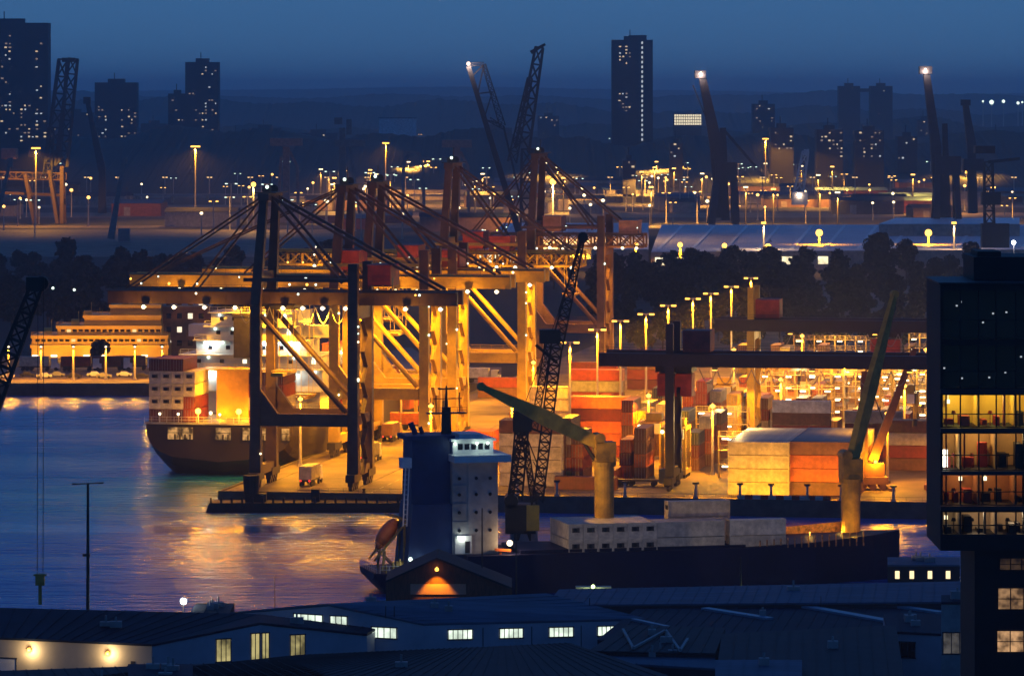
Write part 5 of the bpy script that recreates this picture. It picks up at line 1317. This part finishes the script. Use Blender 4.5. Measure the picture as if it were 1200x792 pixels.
trl = [(33, 1195, 'cream', 'beige box trailer at the left on the far quay'), (82, 1195, 'rust-red', 'red box trailer on the far quay before the stepped building'), (118, 1196, 'maroon', 'dark box trailer right of the red one on the far quay'), (146, 1198, 'brown', 'brown box trailer near the ship stern on the far quay')]
for px, Y, c, lb in trl: truck((wx(px, Y) + 6, Y, 0), 0, lb, CM[c], white_m, 'trailers along the far quay', lights=False)
for i in range(9):
    car = thing('parked_car', (wx(8 + i*19 + (i%3)*3, 1165), 1165 + (i%2)*5, 0), .0, '%s car parked on the far quay, %s from the left' % (['small pale', 'dark', 'white', 'grey', 'dark estate', 'pale', 'grey estate', 'small white', 'dark'][i], ['first', 'second', 'third', 'fourth', 'fifth', 'sixth', 'seventh', 'eighth', 'ninth'][i]), 'car', 'cars parked along the far quay')
    cm = [white_m, steel_m, white_m, grey_m, steel_m, white_m, grey_m, white_m, steel_m][i]
    m = MB(); m.xprism([(-.9, .3), (.9, .3), (.9, .95), (-.9, .95)], -2.1, 2.1); m.add([(-1.4,-.8,.95),(1.2,-.8,.95),(1.2,.8,.95),(-1.4,.8,.95),(-.9,-.7,1.45),(.6,-.7,1.45),(.6,.7,1.45),(-.9,.7,1.45)], [(4,5,6,7),(0,1,5,4),(1,2,6,5),(2,3,7,6),(3,0,4,7)]); m.build('body', cm, car)
    for x in (-1.3, 1.3):
        for y in (-.92, .72): m = MB(); m.tube((x, y, .32), (x, y + .2, .32), .32, n=10); m.build('wheel', tyre_m, car)
# street lamps of the far quay
fq = mast_proto(9, .3, '', 9000, bulb_w, (1, .40, .01), pole_m, group='street lamps along the far quay', name='street_lamp', bulb_r=.35)
for i, px in enumerate((10, 48, 86, 124, 158, 190)):
    o = fq if i == 0 else copy_tree(fq); o.location = (wx(px, 1156), 1156, 0); o['label'] = 'short street lamp on the far quay, %s from the left' % ['first', 'second', 'third', 'fourth', 'fifth', 'sixth'][i]
for (px, py) in ((62, 338), (87, 340)):
    slim(px, py, 1330, 'lone white lamp in the dark trees, %s' % ('the brighter one' if px == 62 else 'the fainter one'), light=(bulb_c, 0.01, COOL), r0=.15)

# ================================================================ lit ground and structures beyond the trees
def strip(y0, y1, x0, x1, m_, nm, lb):
    mb = MB(); mb.box(x0, x1, y0, y1, -.4, .004 + .004*((int(y0)//100) % 3)); tag(mb.build(nm, m_), lb, nm, kind='structure')
strip(2020, 2420, -700, -90, yard_m, 'pavement', 'orange lit yard beyond the trees on the left')
strip(2650, 2760, -500, 500, yard_m, 'pavement', 'lit siding yard farther out')
strip(2450, 2490, -400, 500, yard_m, 'road', 'lit service road through the far yards')
strip(2880, 2950, -500, 500, yard_m, 'road', 'second lit road through the far yards')
strip(3150, 3230, -500, 500, yard_m, 'road', 'lit road far behind')
def far_lamp(px, py, z, label, power, bm, col, head=1.6, grp='tall lamp masts far beyond the trees', Y=None, R_=.9):
    Y = Y or F*(H - z)/(py - HY); r = thing('lamp_mast', (wx(px, Y), Y, 0), 0, label, 'lamp mast', grp)
    m = MB(); m.tube((0,0,0), (0,0,z), .5, .35, n=8)
    for k in range(3): m.tube((0,0,2 + 3*k), (0,0,3.2 + 3*k), .56, n=8)
    m.build('pole', pole_m, r)
    m = MB(); m.box(-head, head, -.6, .6, z - .4, z + .5) if head else m.ball((0, 0, z), R_, 10, 7); m.build('bulb', bm, r)
    lamp(r, (0, -2.0, z - 1.5), power, col, .8, spot=165)
far_lamp(42, 174, 45, 'tall sodium mast beside the raised boom on the far left', 200000, bulb_s, (1, .42, .02), 2.6)
far_lamp(229, 172, 45, 'tall sodium mast with striped foot above the trees on the left', 200000, bulb_s, (1, .42, .02), 2.8)
far_lamp(452, 168, 42, 'tall sodium mast far off between the crane heads', 150000, bulb_s, (1, .42, .02), 2.4)
far_lamp(648, 213, 36, 'brightest sodium mast, right of the fourth crane head', 300000, bulb_sb, (1, .5, .1), 0, R_=1.5)
far_lamp(897, 163, 42, 'sodium mast standing behind the dark luffing crane', 200000, bulb_s, (1, .42, .02), 2.4)
far_lamp(895, 257, 20, 'slim lit mast at the edge of the pale roof', 20000, bulb_s, (1, .6, .25), 1.0, Y=1890)
far_lamp(1118, 256, 20, 'slim lit mast by the right end of the pale roof', 20000, bulb_s, (1, .6, .25), 1.0, Y=1890)
far_lamp(297, 217, 26, 'bright sodium lamp right behind the head of the dark crane', 60000, bulb_sb, (1, .5, .1), 0, Y=2400, R_=1.4)
for i, (px, py) in enumerate(((745, 287), (797, 287), (849, 288), (960, 273), (1088, 273), (900, 290))):
    Y = 1830 if py > 280 else 1950; z = H - (py-HY)*Y/F
    far_lamp(px, py, z, ['glaring orange lamp left of the pale roof, beside the lattice girder', 'orange lamp second along the eave of the pale roof', 'large orange lamp third along the eave of the pale roof', 'very bright orange lamp half way along the pale roof', 'very bright orange lamp at the right of the pale roof', 'weak orange lamp just above the tree tops'][i], 50000, bulb_sb, SOD, 0, Y=Y, R_=1.1 if i < 3 else 1.6, grp='orange lamps along the pale roof')
# viaduct with street lamps
v = thing('viaduct', (0, 3000, 0), 0, 'long low viaduct crossing behind the far yard', 'viaduct')
m = MB(); m.box(-420, -175, 0, 10, 4.6, 6.2); m.box(-175, 420, 0, 10, 4.6, 6.2); m.build('deck', grey_m, v)
for k in range(34): m = MB(); m.box(-415 + 25*k, -413.5 + 25*k, 2, 8, 0, 4.6); m.build('pier', grey_m, v)
slp = mast_proto(9, .9, '', 0, emi('bulb_far', (1, .6, .25), 2.2), SOD, pole_m, group='street lamps on the long viaduct', name='street_lamp')
rl = random.Random(33)
for i in range(26):
    o = slp if i == 0 else copy_tree(slp); o.location = (-360 + i*28.5 + rl.uniform(-6, 6), 3002, 6.2); o.scale = (1.3,)*3; o['label'] = 'street lamp on the long viaduct'
# scattered lamps over the far plain
smb = [emi('bulb_far_warm', (1, .48, .1), 5), emi('bulb_far_pale', (1, .75, .4), 4), emi('bulb_far_green', (.75, 1, .8), 3)]
protos = [mast_proto(h, hd, '', 0, smb[i % 3], SOD, pole_m, group='small lamps scattered over the far yards', name='yard_lamp', bulb_r=.8) for i, (h, hd) in enumerate(((16, 1.5), (12, .4), (20, 2.2), (14, .4)))]
cnt = 0
for i in range(340):
    Y = rl.choice((1, 1, 1, 1.35, 1.7)) * rl.uniform(2250, 3700); px = rl.uniform(300, 1195) if rl.random() < .82 else rl.uniform(0, 300)
    if 700 < px and Y < 2400: Y += 500
    p = protos[cnt % 4]; o = p if cnt < 4 else copy_tree(p); o.location = (wx(px, Y), Y, 0); o.rotation_euler = (0, 0, rl.uniform(-.5, .5)); k_ = rl.uniform(.75, 1.2); o.scale = (k_*1.15, k_*1.15, k_); o['label'] = 'small lamp out in the far yards'; cnt += 1
for i in range(40):
    Y = rl.uniform(2350, 3500); px = rl.uniform(320, 1180)
    r = thing('floodlight_mast', (wx(px, Y), Y, 0), 0, 'floodlight mast lighting a patch of the far yards', 'lamp mast', 'floodlight masts lighting the far yards')
    m = MB(); m.tube((0,0,0), (0,0,22), .35, n=6); m.build('pole', steel_m, r); m = MB(); m.box(-1.4, 1.4, -.5, .5, 21.6, 22.4); m.build('bulb', smb[i % 2], r); lamp(r, (0, -3.5, 19.5), 170000, (1, .44, .06), .6, spot=160)
# sheds and trains on the far plain
shm = [mat('far_shed_brown', (.22, .12, .09), .8, var=.3), mat('far_shed_grey', (.28, .26, .28), .7, var=.3), mat('far_shed_pale', (.45, .36, .3), .7, var=.3), mat('far_shed_red', (.35, .1, .06), .7, var=.3)]
pos = ['left', 'middle', 'right']
for i in range(90):
    Y = rl.uniform(2250, 4300); px = rl.uniform(-10, 1200)
    if px > 560 and Y < 2650: Y += 450
    w_ = rl.uniform(14, 60); h_ = rl.uniform(4, 10); d_ = rl.uniform(12, 40)
    col = ['brown', 'grey', 'pale', 'red'][i % 4]
    r = thing('shed', (wx(px, Y), Y, 0), rl.uniform(-.12, .12), 'low %s shed in the far yards' % col, 'shed', 'low %s sheds scattered over the far yards' % col)
    m = MB(); m.box(-w_/2, w_/2, 0, d_, 0, h_); m.build('wall', shm[i % 4], r)
    m = MB(); m.xprism([(-.5, h_ + .02), (d_ + .5, h_ + .02), (d_/2, h_ + 2.2)], -w_/2 - .5, w_/2 + .5); m.build('roof', roof_blue if i % 2 else roof_navy, r)
    m = MB(); m.box(-w_/4, -w_/4 + 4, -.05, -.01, .1, h_*.7); m.build('gate', shm[2], r)
# pale roof hall with slanting light strips
def pale():
    hs = [( [(560, 293, 8), (760, 293, 8), (760, 262, 8), (590, 262, 8)], 'blue grey hall roof behind the lattice girders, left part'), ([(763, 296, 8), (1230, 293, 8), (1230, 264, 8), (775, 264, 8)], 'wide pale blue grey hall roof with slanting light strips, above the trees on the right')]
    pr = mat('hall_roof_pale', (.55, .55, .62), .5, var=.12, scale=.05); st_m = mat('roof_strip_pale', (.72, .75, .8), .4, var=.1)
    for pts, lb in hs:
        q = [P(*p) for p in pts]; r = shed('hall', lb, 'hall', q, [q], shm[2], pr)
        m0, m1 = q[0], q[1]; n = 12 if pts[0][0] > 700 else 5
        for k in range(n):
            t = (k + .15)/n; a = q[0].lerp(q[1], t) - r.location; b = q[3].lerp(q[2], min(1, t + .045)) - r.location; a.z = b.z = 8.45
            m = MB(); m.bar(a + (b-a)*.06, a + (b-a)*.94, 1.6, .3); m.build('roof_light', st_m, r)
        for k in range(10 if pts[0][0] > 700 else 6): panel(r, q[0], q[1], k*.045 + .01, k*.045 + .035, 2.5, 5.8, emi('hall_window', (1, .85, .5), 1.6, var=.6, scale=.2), bars=1, frame=False, out=.3)
    q = [P(1030, 263, 14), P(1195, 263, 14), P(1195, 256, 14), P(1050, 256, 14)]; shed('hall', 'second pale roof, narrow, just above the wide one at the right', 'hall', q, [q], shm[2], st_m)
pale()

# ================================================================ far cranes
far_dk = mat('far_crane_dark', (.03, .03, .045), .6); far_gr = mat('far_crane_grey', (.2, .2, .2), .6)
def poly_crane(Y, base, parts, label, m_, cat='crane', headlamp=None, name='dockside_crane'):
    """parts: (name, kind, (px,py), (px,py), w0, w1) in the plane of the crane at distance Y"""
    k = Y/F; bx = wx(base, Y); r = thing(name, (bx, Y, 0), 0, label, cat)
    q = lambda p: Vector((wx(p[0], Y) - bx, 0, max(0, H - (p[1]-HY)*k)))
    for nm, kind, a, b, w0, w1 in parts:
        m = MB()
        if kind == 'bar': m.bar(q(a), q(b), w0, w0, w1, w1)
        elif kind == 'truss': n = max(3, int((q(b)-q(a)).length/(w0*1.15))); m.truss(q(a), q(b), w0, w0, n, w0*.12, w1, w1)
        elif kind == 'box': c0, c1 = q(a), q(b); m.box(min(c0.x,c1.x), max(c0.x,c1.x), -w0, w0, min(c0.z,c1.z), max(c0.z,c1.z))
        elif kind == 'legs':
            for y in (-w1, w1): m.bar(q(a) + Vector((0, y*.3, 0)), q(b) + Vector((0, y, 0)), w0)
        m.build(nm, pink_m if nm == 'machinery_house' else far_dk if nm in ('boom', 'boom_tip', 'mast') else m_, r)
    if headlamp:
        p = q(headlamp); m = MB(); m.ball(p + Vector((0, -2.2, 0)), .9, 8, 5); m.build('lamp', emi('head_lamp', (1, .7, .5), 3), r); lamp(r, p + Vector((0, -4, -1)), 5000, (1, .7, .5), .5)
    return r
poly_crane(2530, 60, [('boom', 'truss', (62, 190), (74, 70), 8, 5), ('boom', 'truss', (72, 195), (86, 69), 7, 5), ('boom_tip', 'box', (73, 73), (88, 68), 3, 0), ('leg', 'legs', (73, 195), (74, 276), 2.2, 8), ('leg', 'legs', (58, 200), (69, 276), 2.0, 8), ('leg', 'legs', (30, 205), (42, 276), 2.0, 8),
    ('girder', 'truss', (-30, 205), (78, 207), 4, 4), ('machinery_house', 'box', (3, 174), (20, 186), 6, 0), ('machinery_house', 'box', (35, 176), (46, 184), 6, 0), ('cross_beam', 'bar', (0, 226), (76, 229), 1.6, 1.6), ('mast', 'truss', (56, 205), (60, 150), 5, 3)], 'yellow legged crane with its lattice boom raised high, far left', mat('far_crane_yellow', (.12, .065, .02), .6), 'container crane', name='ship_to_shore_crane')
poly_crane(2700, 118, [('jib', 'bar', (120, 200), (102, 117), 5, 2.5), ('head', 'box', (98, 114), (106, 122), 2, 0), ('column', 'bar', (120, 250), (120, 196), 5, 4)], 'dark slim jib leaning left beside the round far tower', far_dk)
poly_crane(2200, 132, [('jib', 'bar', (130, 280), (145, 188), 3.6, 1.4), ('head', 'box', (143, 185), (149, 192), 1.2, 0), ('cab', 'box', (139, 268), (152, 283), 3, 0)], 'pale slim jib leaning right above the left trees', far_gr)
poly_crane(2200, -2, [('jib', 'bar', (-8, 270), (12, 190), 3.2, 1.3), ('head', 'box', (9, 185), (15, 196), 1.2, 0)], 'pale jib at the extreme left edge above the trees', far_gr)
poly_crane(1900, 618, [('jib', 'bar', (614, 292), (549, 78), 3.0, 2.0), ('jib_chord', 'truss', (589, 148), (567, 76), 2.6, 1.6), ('tie', 'truss', (551, 76), (567, 75), 1.4, 1.4), ('tie', 'truss', (573, 140), (590, 150), 2, 1.4), ('backstay', 'bar', (590, 148), (622, 285), .9, .9), ('web', 'bar', (553, 90), (567, 76), .6, .6), ('web', 'bar', (567, 76), (560, 110), .6, .6), ('web', 'bar', (560, 110), (577, 108), .6, .6), ('web', 'bar', (577, 108), (567, 140), .6, .6), ('web', 'bar', (567, 140), (588, 146), .6, .6), ('machine_house', 'box', (598, 285), (632, 310), 4, 0), ('tower', 'legs', (615, 300), (612, 345), 2, 4)], 'tall dark luffing crane with double tipped lattice jib leaning left', far_dk, headlamp=(549, 75))
poly_crane(1950, 616, [('jib', 'truss', (612, 175), (632, 56), 6.5, 3.4), ('jib_tip', 'bar', (622, 62), (639, 52), 1.8, 1.2), ('jib', 'truss', (600, 190), (621, 92), 4.0, 2.2), ('tower', 'truss', (617, 290), (618, 175), 6, 5), ('backstay', 'bar', (618, 176), (700, 262), 1.4, 1.0)], 'dark lattice crane with near upright jib, tip hooked right', far_dk)
poly_crane(2100, 848, [('jib', 'bar', (838, 165), (822, 86), 6.0, 3.4), ('jib', 'bar', (845, 255), (838, 162), 5.5, 6.0), ('head', 'box', (814, 83), (827, 92), 2.4, 0), ('column', 'bar', (850, 258), (847, 150), 4, 3), ('backstay', 'bar', (848, 152), (885, 195), 1.3, 1.3), ('machine_house', 'box', (838, 190), (863, 212), 5, 0), ('leg', 'legs', (840, 212), (833, 262), 3.4, 7), ('leg', 'legs', (860, 212), (862, 262), 3.4, 7), ('backstay', 'bar', (812, 100), (838, 165), .5, .5)], 'thick dark luffing crane with a lit head, right of the stair lit tower', far_dk, headlamp=(821, 86))
poly_crane(2150, 1100, [('jib', 'bar', (1097, 175), (1085, 82), 5.2, 3.2), ('jib', 'bar', (1102, 255), (1096, 172), 5.5, 5.0), ('head', 'box', (1077, 78), (1092, 87), 2.4, 0), ('column', 'bar', (1110, 255), (1107, 145), 3.6, 2.6), ('machine_house', 'box', (1095, 183), (1125, 205), 5, 0), ('leg', 'legs', (1098, 205), (1096, 262), 3, 7), ('leg', 'legs', (1120, 205), (1122, 262), 3, 7), ('stay', 'bar', (1083, 84), (1088, 112), .5, .5)], 'dark luffing crane with a lit head, left of the pair at the right', far_dk, headlamp=(1084, 82))
poly_crane(2300, 1136, [('jib', 'bar', (1139, 175), (1131, 120), 5, 3), ('head', 'box', (1126, 117), (1137, 124), 2, 0), ('column', 'bar', (1140, 250), (1138, 172), 5, 4.4), ('machine_house', 'box', (1128, 186), (1152, 200), 5, 0)], 'shorter dark crane of the pair at the right edge', far_dk)
poly_crane(1800, 1162, [('column', 'truss', (1160, 290), (1158, 190), 4, 3.5), ('platform', 'box', (1142, 171), (1165, 180), 4, 0), ('cabin', 'box', (1150, 225), (1172, 240), 3, 0), ('foot', 'box', (1150, 262), (1182, 290), 3, 0), ('arm', 'bar', (1158, 190), (1195, 186), 1.4, 1.2)], 'dark mast crane with a flat top platform near the white floodlight', far_dk)
poly_crane(2400, 940, [('jib', 'truss', (936, 225), (944, 178), 5, 3.2), ('head', 'box', (942, 175), (948, 182), 1.5, 0), ('foot', 'box', (928, 225), (946, 240), 4, 0)], 'pale lit lattice jib in the distance, half way along the far yards', white_m, headlamp=(936, 227))
poly_crane(2300, 400, [('column', 'bar', (402, 230), (401, 150), 4, 3), ('head', 'box', (392, 138), (401, 146), 3, 0), ('head', 'box', (406, 140), (412, 158), 2, 0), ('arm', 'box', (392, 164), (428, 172), 3, 0), ('stay', 'bar', (410, 172), (421, 250), 1.2, 1.2)], 'dim portal mast with a pale crosspiece between the crane heads', far_gr)
for i, (a, b) in enumerate(((317, 354), (518, 553))):
    c = (a+b)/2; poly_crane(2500, c, [('cabin', 'box', (a, 162 + (i*2)), (b, 171 + (i*2)), 6, 0), ('column', 'bar', (c, 172), (c, 250), 4, 4), ('arch', 'bar', (c - 6, 184), (c - 10, 250), 1.6, 1.6), ('arch', 'bar', (c + 4, 178), (c + 13, 195), 1.6, 1.6), ('arch', 'bar', (c + 13, 195), (c + 14, 250), 1.6, 1.6)], ['left pale box on a slim column above the far yards', 'right pale box on a slim column, beside a crane head'][i], pink_m, name='signal_tower', cat='tower')
poly_crane(2500, 485, [('arch', 'bar', (472, 252), (473, 190), 1.8, 1.8), ('arch', 'bar', (473, 190), (481, 178), 1.8, 1.8), ('arch', 'bar', (481, 178), (491, 180), 1.8, 1.8), ('arch', 'bar', (491, 180), (496, 195), 1.8, 1.8), ('arch', 'bar', (496, 195), (497, 252), 1.8, 1.8)], 'tall thin arch in the haze between the crane heads', far_gr, name='steel_arch', cat='arch')

# ================================================================ skyline
tw_m = mat('tower_concrete_dark', (.035, .035, .05), .8, var=.25, scale=.05)
lw = [emi('far_window_warm', (1, .75, .45), .9), emi('far_window_pale', (.85, .95, 1), .7), emi('far_window_dim', (1, .7, .5), .28)]
def highrise(px0, px1, ytop, Y, label, nlit, seed, extra=None, stair=None, regions=None, name='apartment_tower'):
    k = Y/F; x0 = wx(px0, Y); W = wx(px1, Y) - x0; Zt = H - (ytop-HY)*k; rnd = random.Random(seed)
    r = thing(name, (x0, Y, 0), 0, label, 'tower' if Zt > 40 else 'building')
    m = MB(); m.box(0, W, 0, 22, 0, Zt); fl = int(Zt/3.0)
    for f in range(1, fl): m.box(-.15, W + .15, -.25, -.003, f*3.0, f*3.0 + .3)
    for c in range(int(W/6)): m.box(c*6 + 2.8, c*6 + 3.1, -.35, -.251, 1, Zt - .5)
    m.build('wall', tw_m, r)
    m = MB(); m.box(W*.3, W*.7, 5, 15, Zt, Zt + 3.4); m.tube((W*.45, 9, Zt + 3.4), (W*.45, 9, Zt + 9), .4)
    if extra: [m.box(*e) for e in extra(W, Zt)]
    m.build('roof_plant', tw_m, r)
    wm = MB(); wm.cb(0, -.3, 0, 2.0, .2, 1.6); done = set()
    protoW = None
    for _ in range(nlit):
        if regions: a, b, c_, d_ = rnd.choice(regions); fx = rnd.uniform(a, b); fz = rnd.uniform(c_, d_)
        else: fx, fz = rnd.uniform(.05, .92), rnd.uniform(.55, .95)
        cx, cz = round(fx*W/3)*3 + 1, round(fz*Zt/3)*3 + .9
        if (cx, cz) in done or cx > W - 1: continue
        done.add((cx, cz)); q = MB(); q.cb(0, -.3, 0, 1.9, .2, 1.3); o = q.build('window', lw[rnd.choice((0, 0, 1, 2, 2, 2))], r); o.location = (cx + rnd.uniform(-.3, .3), -.16, cz); o.scale = (rnd.uniform(.5, 1.1), 1, rnd.uniform(.6, 1.0))
    if stair:
        fx, n = stair
        for j in range(n): q = MB(); q.cb(0, -.3, 0, 1.5, .2, 2.2); o = q.build('stair_window', lw[1], r); o.location = (fx*W, -.16, Zt*.97 - j*(Zt*.9/n))
    return r
highrise(-40, 56, 27, 3300, 'broad tall tower at the upper left corner, scattered lit windows', 60, 1, regions=[(.42, .56, .3, .95), (.80, .92, .3, .9), (.56, .95, .3, .5)])
highrise(111, 160, 97, 3900, 'lower dark tower left of the twin one, warm windows near its foot', 34, 2, regions=[(.55, .98, .35, .8), (.02, .25, .2, .75)])
highrise(217, 256, 73, 3900, 'slim dark tower with a lower annex on its left', 34, 3, regions=[(.05, .95, .5, .95), (.3, .95, .3, .6)])
highrise(197, 217, 110, 3900, 'lower annex joined to the slim dark tower', 6, 4)
highrise(717, 765, 47, 3800, 'tall central tower with a bright vertical line of stair lights', 26, 5, stair=(.74, 26), regions=[(.1, .45, .82, .95), (.15, .4, .48, .62)], extra=lambda W, Zt: [(W*.42, W*.85, 2, 18, Zt, Zt + 4.2)])
highrise(983, 1008, 101, 5000, 'left half of the hazy twin tower', 2, 6); highrise(1020, 1046, 101, 5000, 'right half of the hazy twin tower', 2, 7)
m = MB(); o_ = wx(1008, 5000); m.box(0, wx(1020, 5000) - o_, 6, 14, 78, 82); b_ = tag(m.build('sky_bridge', tw_m), 'sky bridge joining the two halves of the hazy twin tower', 'bridge'); b_.location = (o_, 5000, 0)
highrise(882, 908, 122, 4200, 'hazy mid height block with warm windows', 12, 8)
highrise(56, 110, 132, 4300, 'long low block beside the big corner tower', 10, 9)
rb = random.Random(77)
for i, (a, b, yt, Y, n) in enumerate(((903, 930, 150, 3300, 10), (957, 988, 152, 3300, 16), (1002, 1036, 153, 3300, 18), (1052, 1075, 160, 3400, 6), (785, 800, 168, 3300, 8), (630, 655, 136, 4800, 6), (730, 745, 188, 3000, 4), (290, 330, 150, 4600, 10), (350, 395, 156, 4300, 7), (1075, 1092, 140, 4500, 4), (1150, 1190, 158, 3800, 6), (560, 600, 150, 4400, 4), (165, 195, 145, 4700, 5), (255, 300, 158, 4100, 6))):
    highrise(a, b, yt, Y, 'low flats with lit windows in the distance, ' + ['first of the group below the twin tower', 'second of the group below the twin tower', 'third and brightest below the twin tower', 'rightmost below the twin tower', 'just right of the central tower', 'hazy one left of the central tower', 'at the foot of the central tower', 'right of the slim annexed tower', 'beyond the left crane heads', 'beside the right luffing crane', 'under the hillside lights at the right', 'behind the double tipped jib', 'between the two left towers', 'low in the haze near the left mast'][i], n, 20 + i, name='flats')
# white hall and glazed hall
def box_hall(px0, px1, y0, y1, Y, label, m_, win=None):
    k = Y/F; x0 = wx(px0, Y); W = wx(px1, Y) - x0; Z0 = H - (y0-HY)*k; r = thing('distant_hall', (x0, Y, 0), 0, label, 'hall')
    m = MB(); m.box(0, W, 0, 30, 0, Z0); m.build('wall', m_, r); m = MB(); m.box(-.5, W + .5, -.5, 30.5, Z0 + .003, Z0 + .8); m.build('roof', roof_blue, r)
    if win:
        nx = 12; Zb = H - (y1-HY)*k
        for i in range(nx):
            for j in range(4): q = MB(); q.box(W*i/nx + .25, W*(i+1)/nx - .25, -.3, -.02, Zb + (Z0-Zb)*j/4 + .3, Zb + (Z0-Zb)*(j+1)/4 - .3); q.build('window', win, r)
box_hall(444, 487, 139, 150, 4000, 'pale windowless hall in the distance', mat('distant_white_wall', (.8, .8, .8), .6))
box_hall(790, 822, 134, 147, 4300, 'distant hall with a fully lit glazed front', tw_m, emi('glazed_front', (1, .85, .55), 1.3))
for i, (px, py) in enumerate(((1152, 119), (1162, 120), (1176, 119), (1193, 121), (1198, 120))):
    Y = 6600; r = thing('hillside_floodlight', (wx(px, Y), Y, 0), 0, 'cool white floodlight on the far hillside', 'floodlight', 'floodlights on the far hillside'); z = H - (py-HY)*Y/F
    m = MB(); m.tube((0,0,0), (0,0,z), .8, n=6); m.build('pole', pole_m, r); m = MB(); m.ball((0, 0, z), [1.6, 3.6, 2.6, 2.4, 1.6][i], 8, 6); m.build('bulb', bulb_c, r)
for o in bpy.data.objects:
    if 'label' in o.keys():
        n = len(o['label'].split())
        if n > 16 or n < 4: print('LABEL', n, o.name, o['label'])
